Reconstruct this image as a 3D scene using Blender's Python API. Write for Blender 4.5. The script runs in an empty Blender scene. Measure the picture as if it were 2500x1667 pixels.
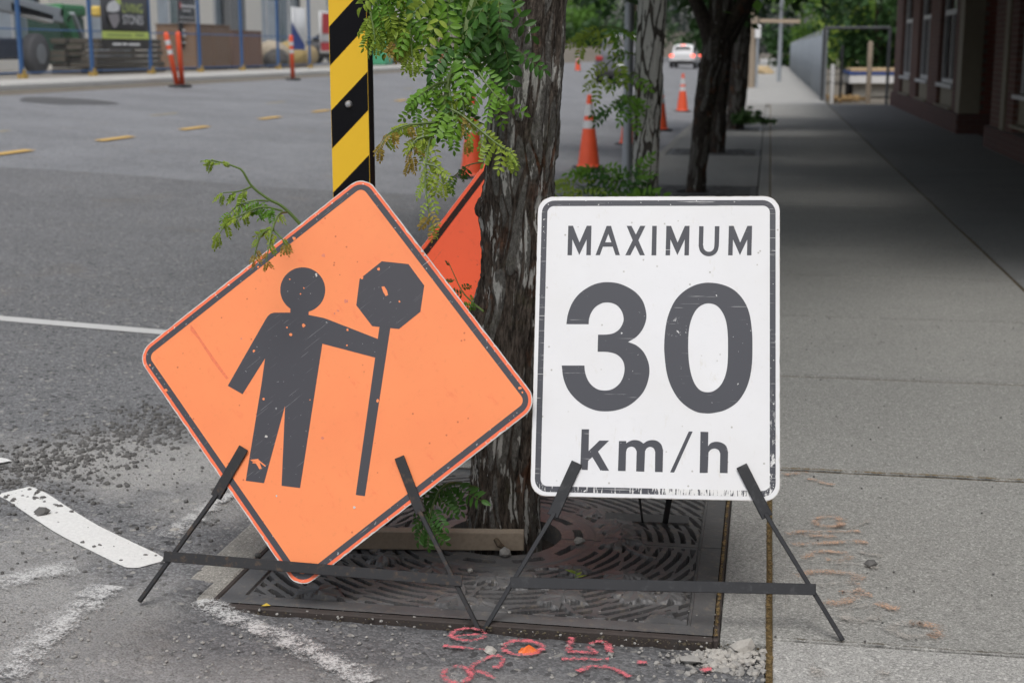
import bpy, math, random
import numpy as np
from mathutils import Vector, Matrix
from mathutils.geometry import tessellate_polygon
random.seed(7); rng = np.random.default_rng(7)
S = bpy.context.scene
COL = S.collection
R_ = math.radians

# ---------------------------------------------------------------- camera, light, exposure
FPX, CX, CY, EYE = 3472.2, 1250.0, 833.5, 1.35          # photograph pixels (2500 x 1667), eye height
PITCH = math.atan(708.5 / FPX); YAW = math.atan(631 / FPX * math.cos(PITCH))
cam_d = bpy.data.cameras.new('camera'); cam = bpy.data.objects.new('camera', cam_d); COL.objects.link(cam)
cam_d.sensor_width = 36; cam_d.lens = 50; cam_d.clip_start = .05; cam_d.clip_end = 2000
cam.location = (0, 0, EYE); cam.rotation_euler = (math.pi / 2 - PITCH, 0, YAW)
cam_d.dof.use_dof = True; cam_d.dof.focus_distance = 3.5; cam_d.dof.aperture_fstop = 4.8
S.camera = cam
SUN_EL, SUN_AZ = R_(61), R_(176)                         # azimuth of the sun from +Y, clockwise
w = bpy.data.worlds.new('World'); S.world = w; w.use_nodes = True
nt = w.node_tree; nt.nodes.clear()
sky = nt.nodes.new('ShaderNodeTexSky'); sky.sky_type = 'NISHITA'; sky.sun_disc = False
sky.sun_elevation = SUN_EL; sky.sun_rotation = SUN_AZ; sky.dust_density = 4; sky.air_density = 1.0; sky.ozone_density = 1.0
hs = nt.nodes.new('ShaderNodeHueSaturation'); hs.inputs['Saturation'].default_value = .42
bg = nt.nodes.new('ShaderNodeBackground'); bg.inputs[1].default_value = .15
wo = nt.nodes.new('ShaderNodeOutputWorld')
nt.links.new(sky.outputs[0], hs.inputs['Color']); nt.links.new(hs.outputs[0], bg.inputs[0]); nt.links.new(bg.outputs[0], wo.inputs[0])
sd = bpy.data.lights.new('sun', 'SUN'); sd.energy = 1.25; sd.angle = R_(26); sd.color = (1, .985, .965)
so = bpy.data.objects.new('sun', sd); COL.objects.link(so)
sdir = Vector((math.sin(SUN_AZ) * math.cos(SUN_EL), math.cos(SUN_AZ) * math.cos(SUN_EL), math.sin(SUN_EL)))
so.rotation_euler = sdir.to_track_quat('Z', 'Y').to_euler(); so.location = sdir * 30
S.view_settings.view_transform = 'Standard'; S.view_settings.look = 'None'
S.view_settings.gamma = 1; S.view_settings.exposure = 0.0; S.view_settings.use_curve_mapping = False
S.render.engine = 'CYCLES'; S.cycles.use_denoising = True
S.cycles.max_bounces = 6; S.cycles.transparent_max_bounces = 8

# ---------------------------------------------------------------- photo pixel -> place
Rv = np.array([math.cos(YAW), math.sin(YAW), 0.])
Fv = np.array([-math.sin(YAW) * math.cos(PITCH), math.cos(YAW) * math.cos(PITCH), -math.sin(PITCH)])
Uv = np.cross(Rv, Fv); C0 = np.array([0, 0, EYE])
def ray(px, py): return (px - CX) / FPX * Rv - (py - CY) / FPX * Uv + Fv
def onz(px, py, z=0.): d = ray(px, py); return C0 + d * ((z - EYE) / d[2])
def onX(px, py, X): d = ray(px, py); return C0 + d * (X / d[0])
def onY(px, py, Y): d = ray(px, py); return C0 + d * (Y / d[1])
def onplane(px, py, o, n, off=0.):
    d = ray(px, py); return C0 + d * ((np.dot(n, o - C0) + off) / np.dot(n, d))
DS = 2500 / 2352.                                        # full-view measurements -> photo pixels
def road_z(X, Y):
    k = min(1, max(0, (Y - 6.5) / 5.)); k = k * k * (3 - 2 * k)
    e = -.012 * (1 - k) - .14 * k
    t = min(1, max(0, (-1.45 - X) / 11.55))
    return e * (1 - t) + .62 * t
def onroad(px, py):
    z = 0.
    for _ in range(12):
        q = onz(px, py, z); z = road_z(q[0], q[1])
        if q[0] > -1.45: z = -.02
    q = onz(px, py, z); return np.array([q[0], q[1], z])

# ---------------------------------------------------------------- object helpers
ORG = {}
def tag(o, label=None, cat=None, group=None, kind=None):
    if label: o['label'] = label
    if cat: o['category'] = cat
    if group: o['group'] = group
    if kind: o['kind'] = kind
    return o
def thing(name, loc, label, cat, group=None):
    o = bpy.data.objects.new(name, None); COL.objects.link(o); o.location = Vector(loc); o.empty_display_size = .1
    ORG[o.name] = np.array(loc, float); tag(o, label, cat, group); return o
def copy_tree(o, parent=None):
    c = o.copy(); COL.objects.link(c)
    if parent is not None: c.parent = parent
    for ch in list(o.children): copy_tree(ch, c)
    return c
def put(name, me, parent=None, mats=None):
    o = bpy.data.objects.new(name, me); COL.objects.link(o)
    if mats is not None:
        for m in (mats if isinstance(mats, (list, tuple)) else [mats]): me.materials.append(m)
    if parent is not None: o.parent = parent
    return o
class MB:
    def __init__(s): s.v = []; s.f = []; s.mi = []; s.cur = 0; s.uv = None
    def add(s, vs, fs):
        b = len(s.v); s.v += [tuple(map(float, q)) for q in vs]
        s.f += [tuple(b + i for i in f) for f in fs]; s.mi += [s.cur] * len(fs); return s
    def box(s, c, d, rot=None, taper=1.):
        hx, hy, hz = d[0] / 2, d[1] / 2, d[2] / 2
        P = [(x * hx * (taper if z > 0 else 1), y * hy * (taper if z > 0 else 1), z * hz) for z in (-1, 1) for x, y in ((-1, -1), (1, -1), (1, 1), (-1, 1))]
        if rot is not None: P = [tuple(rot @ Vector(q)) for q in P]
        P = [(q[0] + c[0], q[1] + c[1], q[2] + c[2]) for q in P]
        return s.add(P, [(3, 2, 1, 0), (4, 5, 6, 7), (0, 1, 5, 4), (1, 2, 6, 5), (2, 3, 7, 6), (3, 0, 4, 7)])
    def span(s, x0, x1, y0, y1, z0, z1): return s.box(((x0 + x1) / 2, (y0 + y1) / 2, (z0 + z1) / 2), (x1 - x0, y1 - y0, z1 - z0))
    def bar(s, p0, p1, wd, th, nrm):
        p0, p1, nrm = (np.array(q, float) for q in (p0, p1, nrm)); d = p1 - p0; L = np.linalg.norm(d); d /= L
        sd_ = np.cross(d, nrm); sd_ /= np.linalg.norm(sd_); n = np.cross(sd_, d)
        P = [q + sd_ * a * wd / 2 + n * b * th / 2 for q in (p0, p1) for a, b in ((-1, -1), (1, -1), (1, 1), (-1, 1))]
        return s.add(P, [(3, 2, 1, 0), (4, 5, 6, 7), (0, 1, 5, 4), (1, 2, 6, 5), (2, 3, 7, 6), (3, 0, 4, 7)])
    def tube(s, pts, rad, n=8, cap=True):
        pts = [np.array(q, float) for q in pts]; m = len(pts)
        if not hasattr(rad, '__len__'): rad = [rad] * m
        V = []; ref = None
        for i, q in enumerate(pts):
            d = pts[min(i + 1, m - 1)] - pts[max(i - 1, 0)]; d /= (np.linalg.norm(d) + 1e-9)
            if ref is None: ref = np.array([1., 0, 0]) if abs(d[0]) < .8 else np.array([0, 1., 0])
            a = ref - d * np.dot(ref, d); a /= (np.linalg.norm(a) + 1e-9); ref = a; b = np.cross(d, a)
            V += [q + rad[i] * (a * math.cos(2 * math.pi * j / n) + b * math.sin(2 * math.pi * j / n)) for j in range(n)]
        Fc = [(i * n + j, i * n + (j + 1) % n, (i + 1) * n + (j + 1) % n, (i + 1) * n + j) for i in range(m - 1) for j in range(n)]
        if cap: Fc += [tuple(range(n - 1, -1, -1)), tuple((m - 1) * n + j for j in range(n))]
        return s.add(V, Fc)
    def lathe(s, prof, c=(0, 0, 0), n=24, axis='z'):
        V = []
        for r, z in prof:
            for j in range(n):
                a = 2 * math.pi * j / n; q = (r * math.cos(a), r * math.sin(a), z)
                if axis == 'x': q = (z, q[0], q[1])
                if axis == 'y': q = (q[0], z, q[1])
                V.append((c[0] + q[0], c[1] + q[1], c[2] + q[2]))
        m = len(prof)
        return s.add(V, [(i * n + j, i * n + (j + 1) % n, (i + 1) * n + (j + 1) % n, (i + 1) * n + j) for i in range(m - 1) for j in range(n)]
                     + [tuple(range(n - 1, -1, -1)), tuple((m - 1) * n + j for j in range(n))])
    def prism(s, loops, z0, z1, fn=None):
        if not isinstance(loops[0][0], (list, tuple, np.ndarray)): loops = [loops]
        L3 = [[Vector((q[0], q[1], 0)) for q in lp] for lp in loops]
        tri = tessellate_polygon(L3); flat = [q for lp in L3 for q in lp]; n = len(flat)
        fn = fn or (lambda x, y, z: (x, y, z))
        V = [fn(q.x, q.y, z1) for q in flat] + [fn(q.x, q.y, z0) for q in flat]
        Fc = []
        for a, b, c in tri:
            ar = (flat[b] - flat[a]).cross(flat[c] - flat[a]).z
            if ar < 0: b, c = c, b
            Fc += [(a, b, c), (n + a, n + c, n + b)]
        k = 0
        for lp in L3:
            m = len(lp)
            Fc += [(k + i, n + k + i, n + k + (i + 1) % m, k + (i + 1) % m) for i in range(m)]; k += m
        return s.add(V, Fc)
    def mesh(s, name, org=(0, 0, 0)):
        me = bpy.data.meshes.new(name); o = np.array(org)
        me.from_pydata([tuple(np.array(q) - o) for q in s.v], [], s.f)
        if any(s.mi): me.polygons.foreach_set('material_index', s.mi)
        return me
    def build(s, name, mat, parent=None, smooth=False, bevel=0, seg=1, local=False):
        org = np.zeros(3) if (local or parent is None) else ORG.get(parent.name, np.zeros(3))
        me = s.mesh(name, org); o = put(name, me, parent, mat)
        ORG[o.name] = org
        if smooth:
            me.polygons.foreach_set('use_smooth', [True] * len(me.polygons)); me.set_sharp_from_angle(angle=R_(38))
        if bevel:
            b = o.modifiers.new('bevel', 'BEVEL'); b.width = bevel; b.segments = seg; b.limit_method = 'ANGLE'; b.angle_limit = R_(40)
        me.update(); return o
def npmesh(name, V, Fq, mat, parent=None, smooth=True, attrs=None):
    me = bpy.data.meshes.new(name); V = np.asarray(V, np.float32); Fq = np.asarray(Fq, np.int32); k = Fq.shape[1]
    me.vertices.add(len(V)); me.vertices.foreach_set('co', V.ravel())
    me.loops.add(Fq.size); me.loops.foreach_set('vertex_index', Fq.ravel())
    me.polygons.add(len(Fq)); me.polygons.foreach_set('loop_start', np.arange(0, Fq.size, k, dtype=np.int32))
    me.polygons.foreach_set('loop_total', np.full(len(Fq), k, np.int32))
    if smooth: me.polygons.foreach_set('use_smooth', np.ones(len(Fq), bool))
    for nm, a in (attrs or {}).items():
        at = me.attributes.new(nm, 'FLOAT', 'POINT'); at.data.foreach_set('value', np.asarray(a, np.float32))
    me.update(calc_edges=True); o = put(name, me, parent, mat); ORG[o.name] = ORG.get(parent.name, np.zeros(3)) if parent else np.zeros(3)
    return o
def grid_faces(nx, ny, wrap=False):
    i, j = np.meshgrid(np.arange(nx if wrap else nx - 1), np.arange(ny - 1), indexing='xy')
    a = j * nx + i; b = j * nx + (i + 1) % nx
    return np.stack([a, b, b + nx, a + nx], -1).reshape(-1, 4)
def vnoise(x, y, seed=0, wx=None):
    """tiling value noise, numpy"""
    r = np.random.default_rng(seed).random((256, 256))
    xi = np.floor(x).astype(int); yi = np.floor(y).astype(int); fx = x - xi; fy = y - yi
    fx = fx * fx * (3 - 2 * fx); fy = fy * fy * (3 - 2 * fy); m = wx or 256
    g = lambda a, b: r[(a % m) % 256, b % 256]
    return (g(xi, yi) * (1 - fx) + g(xi + 1, yi) * fx) * (1 - fy) + (g(xi, yi + 1) * (1 - fx) + g(xi + 1, yi + 1) * fx) * fy
def worley(x, y, seed=0, wx=None):
    r = np.random.default_rng(seed).random((256, 256, 3)); xi = np.floor(x).astype(int); yi = np.floor(y).astype(int)
    f1 = np.full(x.shape, 9.); f2 = f1.copy(); idv = np.zeros(x.shape); m = wx or 256
    for dx in (-1, 0, 1):
        for dy in (-1, 0, 1):
            c = r[((xi + dx) % m) % 256, (yi + dy) % 256]
            d = np.hypot(xi + dx + c[..., 0] - x, yi + dy + c[..., 1] - y)
            nw = d < f1; f2 = np.where(nw, f1, np.minimum(f2, d)); idv = np.where(nw, c[..., 2], idv); f1 = np.minimum(f1, d)
    return f1, f2, idv

# ---------------------------------------------------------------- materials
def newmat(name):
    m = bpy.data.materials.new(name); m.use_nodes = True; t = m.node_tree
    return m, t, t.nodes['Principled BSDF'], t.nodes['Material Output']
class N:
    """small node helper"""
    def __init__(s, t, space='Object'):
        s.t = t; s.tc = t.nodes.new('ShaderNodeTexCoord'); s.co = s.tc.outputs[space]
    def n(s, ty): return s.t.nodes.new(ty)
    def link(s, a, b): s.t.links.new(a, b)
    def setin(s, sock, v):
        if hasattr(v, 'is_linked'): s.link(v, sock)
        else: sock.default_value = (*v, 1) if (isinstance(v, tuple) and len(v) == 3 and sock.type == 'RGBA') else v
    def map(s, sc=(1, 1, 1), loc=(0, 0, 0), rot=(0, 0, 0), co=None):
        m = s.n('ShaderNodeMapping'); s.link(co or s.co, m.inputs[0]); m.inputs['Scale'].default_value = sc
        m.inputs['Location'].default_value = loc; m.inputs['Rotation'].default_value = rot; return m.outputs[0]
    def noise(s, scale, det=3, co=None, rough=.55, dist=0.):
        m = s.n('ShaderNodeTexNoise'); s.link(co or s.co, m.inputs['Vector']); m.inputs['Scale'].default_value = scale
        m.inputs['Detail'].default_value = det; m.inputs['Roughness'].default_value = rough; m.inputs['Distortion'].default_value = dist; return m.outputs['Fac']
    def vor(s, scale, co=None, feat='F1', out='Distance', rnd=1.):
        m = s.n('ShaderNodeTexVoronoi'); m.feature = feat; s.link(co or s.co, m.inputs['Vector']); m.inputs['Scale'].default_value = scale
        m.inputs['Randomness'].default_value = rnd; return m.outputs[out]
    def ramp(s, f, stops):
        m = s.n('ShaderNodeValToRGB'); s.link(f, m.inputs[0]); e = m.color_ramp.elements
        while len(e) < len(stops): e.new(.5)
        for q, (p, c) in zip(e, stops): q.position = p; q.color = (c, c, c, 1) if not isinstance(c, tuple) else (*c, 1)
        return m.outputs[0]
    def step(s, f, a, b):
        m = s.n('ShaderNodeMapRange'); m.interpolation_type = 'SMOOTHSTEP'; s.link(f, m.inputs[0]); m.inputs[1].default_value = a; m.inputs[2].default_value = b; return m.outputs[0]
    def mix(s, f, a, b, mode='MIX'):
        m = s.n('ShaderNodeMix'); m.data_type = 'RGBA'; m.blend_type = mode; s.setin(m.inputs['Factor'], f); s.setin(m.inputs['A'], a); s.setin(m.inputs['B'], b); return m.outputs['Result']
    def math(s, op, a, b=0., c=None):
        m = s.n('ShaderNodeMath'); m.operation = op; s.setin(m.inputs[0], a); s.setin(m.inputs[1], b)
        if c is not None: s.setin(m.inputs[2], c)
        return m.outputs[0]
    def xyz(s, co=None):
        m = s.n('ShaderNodeSeparateXYZ'); s.link(co or s.co, m.inputs[0]); return m.outputs
    def attr(s, nm):
        m = s.n('ShaderNodeAttribute'); m.attribute_name = nm; return m.outputs['Fac']
    def bump(s, h, st, dist, nrm=None):
        m = s.n('ShaderNodeBump'); m.inputs['Strength'].default_value = st; m.inputs['Distance'].default_value = dist; s.link(h, m.inputs['Height'])
        if nrm: s.link(nrm, m.inputs['Normal'])
        return m.outputs[0]
def sc3(c, k): return tuple(min(1, q * k) for q in c)
MC = {}
def plain(name, c, rough=.6, metal=0., var=.18, scale=9., bump=.15, bs=120., bd=.001, dirt=None, coat=0.):
    """simple weathered surface: large and fine colour variation plus fine relief"""
    if name in MC: return MC[name]
    m, t, b, o = newmat(name); n = N(t)
    f1 = n.noise(scale, 4); f2 = n.noise(bs, 2)
    col = n.mix(f1, sc3(c, 1 - var), sc3(c, 1 + var))
    col = n.mix(n.step(f2, .35, .75), col, n.mix(.35, col, sc3(c, .6)))
    if dirt: col = n.mix(n.step(n.noise(scale * 2.3, 5, rough=.7), .52, .7), col, dirt)
    n.link(col, b.inputs['Base Color']); n.setin(b.inputs['Roughness'], n.math('ADD', rough - .08, n.math('MULTIPLY', f1, .16)))
    b.inputs['Metallic'].default_value = metal; b.inputs['Coat Weight'].default_value = coat
    if bump: n.link(n.bump(f2, bump, bd), b.inputs['Normal'])
    MC[name] = m; return m
def asphalt(name, c, white=0., con=1.):
    m, t, b, o = newmat(name); n = N(t)
    big = n.noise(.7, 5, rough=.6); mid = n.noise(7, 5, rough=.65); fine = n.noise(260, 3, rough=.7)
    v = n.vor(150, out='Color'); vs = n.vor(150); v2 = n.vor(70, out='Color')
    sx = n.n('ShaderNodeSeparateColor'); n.link(v, sx.inputs[0]); s2 = n.n('ShaderNodeSeparateColor'); n.link(v2, s2.inputs[0])
    col = n.mix(n.step(big, .3, .72), sc3(c, .82), sc3(c, 1.16))
    col = n.mix(n.step(mid, .35, .75), col, n.mix(.5, col, sc3(c, 1.35)))
    col = n.mix(n.step(sx.outputs[0], .3, .95), n.mix(.7 * con, col, sc3(c, .38)), n.mix(.65 * con, col, sc3(c, 2.0)))
    col = n.mix(n.step(s2.outputs[1], .965, .98), col, sc3((1, .97, .9), .34))
    col = n.mix(n.step(s2.outputs[2], .93, .97), col, sc3(c, .3))
    tan = n.step(n.noise(1.6, 5, co=n.map(loc=(3, 1, 0)), rough=.7), .55, .75)
    col = n.mix(n.math('MULTIPLY', tan, .35), col, (.2, .165, .125))
    col = n.mix(n.math('MULTIPLY', n.step(n.noise(26, 4, rough=.7), .5, .68), .4), col, sc3(c, .5))
    if white:
        p = n.xyz(); X, Y = p[0], p[1]
        # dusty slurry dried on the asphalt by the kerb, a stain with its own outline
        def blob(x, y, rx, ry):
            a = n.math('DIVIDE', n.math('SUBTRACT', X, x), rx); d = n.math('DIVIDE', n.math('SUBTRACT', Y, y), ry)
            return n.math('ADD', n.math('MULTIPLY', a, a), n.math('MULTIPLY', d, d))
        wob = n.noise(3.2, 6, rough=.72)
        fsum = None
        for (x, y, rx, ry, k) in ((-1.72, 3.0, .34, .34, .66), (-2.0, 3.35, .3, .3, .5), (-1.95, 4.25, .55, .42, .72), (-1.62, 4.0, .3, .3, .5), (-1.0, 2.72, .5, .16, .42), (-.6, 2.82, .35, .09, .38), (-1.4, 2.75, .25, .2, .45)):
            q = n.math('MULTIPLY', n.step(n.math('ADD', blob(x, y, rx, ry), n.math('MULTIPLY', n.math('SUBTRACT', wob, .5), 3.2)), 1.5, .0), k)
            fsum = q if fsum is None else n.math('MAXIMUM', fsum, q)
        sp = n.step(n.noise(190, 2), .36, .62)
        col = n.mix(n.math('MULTIPLY', n.math('MULTIPLY', fsum, white), n.math('ADD', .45, n.math('MULTIPLY', sp, .75))), col, (.44, .43, .41))
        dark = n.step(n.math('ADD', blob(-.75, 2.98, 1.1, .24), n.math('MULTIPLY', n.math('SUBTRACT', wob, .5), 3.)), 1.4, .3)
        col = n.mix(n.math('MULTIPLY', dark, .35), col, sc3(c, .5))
    n.link(col, b.inputs['Base Color']); b.inputs['Roughness'].default_value = .88; b.inputs['Specular IOR Level'].default_value = .35
    h = n.math('ADD', n.math('MULTIPLY', vs, -.8), n.math('MULTIPLY', fine, .6))
    n1 = n.bump(h, .75, .004); n2 = n.bump(mid, .4, .012, n1); n.link(n2, b.inputs['Normal']); return m
def concrete(name, c, pit=1.):
    m, t, b, o = newmat(name); n = N(t)
    oi = n.n('ShaderNodeObjectInfo'); big = n.noise(1.3, 5, rough=.62); mid = n.noise(16, 5, rough=.7); fine = n.noise(240, 2, rough=.8); v = n.vor(170, out='Color')
    s2 = n.n('ShaderNodeSeparateColor'); n.link(v, s2.inputs[0])
    col = n.mix(n.step(big, .3, .7), sc3(c, .84), sc3(c, 1.12))
    col = n.mix(n.math('MULTIPLY', oi.outputs['Random'], .5), col, sc3(c, .82))
    col = n.mix(n.step(mid, .5, .8), col, sc3(c, .74))
    col = n.mix(n.step(fine, .40, .64), n.mix(.55, col, sc3(c, .5)), n.mix(.42, col, sc3(c, 1.6)))
    col = n.mix(n.math('MULTIPLY', n.step(s2.outputs[0], .80, .9), .55), col, sc3(c, .4))
    col = n.mix(n.math('MULTIPLY', n.step(s2.outputs[1], .9, .95), .6), col, sc3(c, 1.6))
    sp = n.step(n.noise(60, 1), .75, .79)
    col = n.mix(n.math('MULTIPLY', sp, .7 * pit), col, sc3(c, .2))
    n.link(col, b.inputs['Base Color']); b.inputs['Roughness'].default_value = .86
    n1 = n.bump(fine, .6, .0018); n2 = n.bump(mid, .25, .004, n1); n.link(n2, b.inputs['Normal']); return m
def speckle(name, c, dens=.5, rough=.8, soft=True, scale=190., wide=False):
    """dry paint or chalk on rough ground: holes where the stone did not take it; v of the uv runs across the stroke"""
    m, t, b, o = newmat(name); n = N(t)
    uv = n.tc.outputs['UV']; p = n.xyz(uv)
    d = n.math('ABSOLUTE', n.math('SUBTRACT', n.math('MULTIPLY', p[1], 2.), 1.))
    f = n.math('ADD', n.math('MULTIPLY', n.noise(scale, 3, rough=.75), .62), n.math('MULTIPLY', n.noise(22, 4, rough=.7), .5))
    edge = n.math('MULTIPLY', n.math('MULTIPLY', d, d) if wide else d, .42 if soft else .06)
    a = n.step(n.math('SUBTRACT', f, edge), .56 - dens * .35, (.78 if wide else .66) - dens * .35)
    n.link(n.mix(n.noise(90, 2), sc3(c, .8), sc3(c, 1.12)), b.inputs['Base Color']); b.inputs['Roughness'].default_value = rough
    n.link(a, b.inputs['Alpha']); n.link(n.bump(f, .5, .003), b.inputs['Normal']); return m
def signpaint(name, c, under, chip=.5, scratch=.5, rough=.42, stain=None, extra=None, grime=.15):
    """printed sheet with chips and scratches that bare the colour under it"""
    m, t, b, o = newmat(name); n = N(t)
    big = n.noise(5, 4); col = n.mix(big, sc3(c, .94), sc3(c, 1.05))
    if stain:
        s1 = n.step(n.noise(26, 5, rough=.75, co=n.map((1, .5, 1), rot=(0, 0, .6))), .58, .75); col = n.mix(n.math('MULTIPLY', s1, .6), col, stain); s3 = n.step(n.noise(3, 4, rough=.6), .35, .75); col = n.mix(n.math('MULTIPLY', s3, .22), col, stain)
        s2 = n.step(n.vor(30), .1, .045); col = n.mix(n.math('MULTIPLY', n.math('MULTIPLY', s2, n.step(n.noise(9, 2), .42, .52)), .8), col, sc3(stain, .62))
    col = n.mix(n.math('MULTIPLY', n.step(n.noise(55, 4, rough=.7), .55, .8), grime), col, sc3(c, .55))
    wear = None
    def acc(q):
        nonlocal wear
        wear = q if wear is None else n.math('MAXIMUM', wear, q)
    if chip: acc(n.math('MULTIPLY', n.step(n.noise(95, 4, rough=.6), .715 - .07 * chip, .73 - .07 * chip), 1.))
    if scratch:
        for k, (rot, sx) in enumerate(((.35, 5), (1.25, 6), (2.2, 4.5), (-.6, 7))):
            q = n.noise(1., 3, co=n.map((sx, 260, 1), rot=(0, 0, rot), loc=(k * 3.1, k, 0)), rough=.6)
            g = n.step(n.noise(7 + k, 3, co=n.map(loc=(k, 2 * k, 1))), .44, .58)
            acc(n.math('MULTIPLY', n.math('MULTIPLY', n.step(q, .715 - .05 * scratch, .745 - .05 * scratch), g), .8))
    if extra: acc(extra(n))
    if wear is not None: col = n.mix(wear, col, under)
    n.link(col, b.inputs['Base Color']); b.inputs['Roughness'].default_value = rough; b.inputs['Specular IOR Level'].default_value = .4
    n.link(n.bump(n.noise(300, 2), .06, .0006), b.inputs['Normal']); return m
def leafmat(name, c, tr=.45, back=None):
    m, t, b, o = newmat(name); n = N(t); oi = n.n('ShaderNodeObjectInfo')
    f = n.noise(28, 3); col = n.mix(f, sc3(c, .72), sc3(c, 1.3)); col = n.mix(n.math('MULTIPLY', oi.outputs['Random'], .6), col, sc3((c[0] * 1.35, c[1] * 1.1, c[2] * .8), 1.))
    n.link(col, b.inputs['Base Color']); b.inputs['Roughness'].default_value = .48; b.inputs['Specular IOR Level'].default_value = .35
    tl = n.n('ShaderNodeBsdfTranslucent'); n.link(n.mix(.5, col, sc3((c[0] * 1.5, c[1] * 1.5, c[2]), 1)), tl.inputs[0])
    mx = n.n('ShaderNodeMixShader'); mx.inputs[0].default_value = tr * .6; n.link(b.outputs[0], mx.inputs[1]); n.link(tl.outputs[0], mx.inputs[2]); n.link(mx.outputs[0], o.inputs[0]); return m
def bark(name, lichen=.3, base=(.10, .083, .069)):
    m, t, b, o = newmat(name); n = N(t)
    pl = n.attr('plate'); pid = n.attr('plate_id')
    st = n.map((1, 1, .16)); fib = n.noise(120, 5, co=st, rough=.7); mid = n.noise(14, 5, rough=.65)
    grey = n.mix(n.step(n.noise(85, 6, rough=.8, co=n.map((1, 1, .5))), .3, .7), (.065, .06, .053), (.24, .235, .215))
    fs = n.step(fib, .32, .68); brown = n.mix(fs, sc3(base, .28), sc3(base, 1.6)); red = n.mix(fs, (.05, .026, .019), (.18, .09, .052))
    col = n.mix(n.step(n.noise(7, 4, co=n.map(loc=(2, 0, 1))), .55, .68), brown, red)
    pf = n.math('MULTIPLY', n.step(pl, .35, .8), n.step(pid, .42, .5)); col = n.mix(pf, col, grey)
    moss = n.step(n.noise(9, 5, co=n.map(loc=(7, 3, 2)), rough=.7), .56, .72); col = n.mix(n.math('MULTIPLY', moss, .4), col, (.09, .095, .04))
    lc = n.math('MULTIPLY', n.step(n.noise(34, 4, co=n.map((1, 1, .5 if lichen < .5 else .22), loc=(1, 5, 3)), rough=.62), .64 - .1 * lichen, .68 - .1 * lichen), n.step(n.noise(6, 3, co=n.map((1, 1, .4), loc=(4, 4, 0))), .5 - .1 * lichen, .58 - .1 * lichen))
    lc = n.math('MULTIPLY', lc, n.math('ADD', .08, n.math('MULTIPLY', n.step(n.math('ADD', pl, n.math('MULTIPLY', n.math('SUBTRACT', fib, .5), 1.3)), .3, .75), .92))); col = n.mix(n.math('MULTIPLY', lc, .92), col, n.mix(n.noise(120, 2), (.5, .5, .47), (.7, .7, .66)))
    n.link(col, b.inputs['Base Color']); b.inputs['Roughness'].default_value = .92; b.inputs['Specular IOR Level'].default_value = .2
    n1 = n.bump(fib, 1., .012); n2 = n.bump(n.noise(230, 4, co=n.map((1, 1, .45)), rough=.7), 1., .006, n1); n.link(n2, b.inputs['Normal']); return m
def glassy(name, c=(.05, .06, .07), rough=.05):
    m, t, b, o = newmat(name); n = N(t); n.link(n.mix(n.noise(.8, 3), sc3(c, .6), sc3(c, 1.5)), b.inputs['Base Color'])
    b.inputs['Roughness'].default_value = rough; b.inputs['Specular IOR Level'].default_value = .8; return m
def lamp(name, c, e):
    m, t, b, o = newmat(name); b.inputs['Base Color'].default_value = (*c, 1); b.inputs['Emission Color'].default_value = (*c, 1); b.inputs['Emission Strength'].default_value = e; return m
def brickmat(name, a, bcol, mortar):
    m, t, b, o = newmat(name); n = N(t)
    sw = n.n('ShaderNodeCombineXYZ'); p = n.xyz(); n.link(n.math('ADD', p[0], p[1]), sw.inputs[0]); n.link(p[2], sw.inputs[1])
    k = n.n('ShaderNodeTexBrick'); n.link(sw.outputs[0], k.inputs['Vector']); k.inputs['Scale'].default_value = 1; k.inputs['Brick Width'].default_value = .21; k.inputs['Row Height'].default_value = .075
    k.inputs['Mortar Size'].default_value = .006; k.inputs['Color1'].default_value = (*a, 1); k.inputs['Color2'].default_value = (*bcol, 1); k.inputs['Mortar'].default_value = (*mortar, 1)
    n.link(n.mix(n.noise(3, 4), k.outputs['Color'], n.mix(.4, k.outputs['Color'], sc3(a, .6))), b.inputs['Base Color']); b.inputs['Roughness'].default_value = .85
    n.link(n.bump(k.outputs['Fac'], -.6, .008), b.inputs['Normal']); return m

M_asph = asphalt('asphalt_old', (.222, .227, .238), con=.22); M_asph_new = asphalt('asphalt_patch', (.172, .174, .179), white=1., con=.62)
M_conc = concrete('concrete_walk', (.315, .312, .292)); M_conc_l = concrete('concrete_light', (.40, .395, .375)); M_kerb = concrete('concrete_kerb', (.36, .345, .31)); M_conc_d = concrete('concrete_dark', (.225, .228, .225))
M_dirt = plain('dirt', (.17, .15, .12), .95, bump=.6, bs=60, bd=.01, scale=2)
M_moss = plain('joint_moss', (.13, .085, .03), .95, var=.5, scale=40, bump=.9, bs=300, bd=.006, dirt=(.05, .04, .02))
M_soil = plain('soil', (.03, .025, .02), .98, var=.4, scale=30, bump=.8, bs=150, bd=.008)
M_yel = speckle('road_paint_yellow', (.62, .40, .12), .95, soft=False, scale=60); M_wht = speckle('road_paint_white', (.78, .78, .76), 1.0, soft=False)
M_wht_far = speckle('road_paint_white_worn', (.58, .58, .57), 1.0, soft=False)
M_pink = speckle('marking_spray_pink', (.70, .16, .19), .36, scale=120., wide=True); M_chalk = speckle('spray_white', (.58, .58, .57), .36, scale=150., wide=True); M_chalk_o = speckle('spray_orange_faded', (.58, .37, .25), .24, scale=170, wide=True)
M_chalk_w = speckle('spray_pale_faded', (.45, .42, .38), .2, scale=170, wide=True)
M_iron = plain('cast_iron', (.125, .124, .125), .52, metal=.15, var=.3, scale=14, bump=.5, bs=420, bd=.001, dirt=(.19, .17, .145))
M_rust = plain('rusty_steel', (.062, .050, .045), .85, metal=.15, var=.45, scale=12, bump=.6, bs=260, bd=.002, dirt=(.06, .055, .052))
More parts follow.
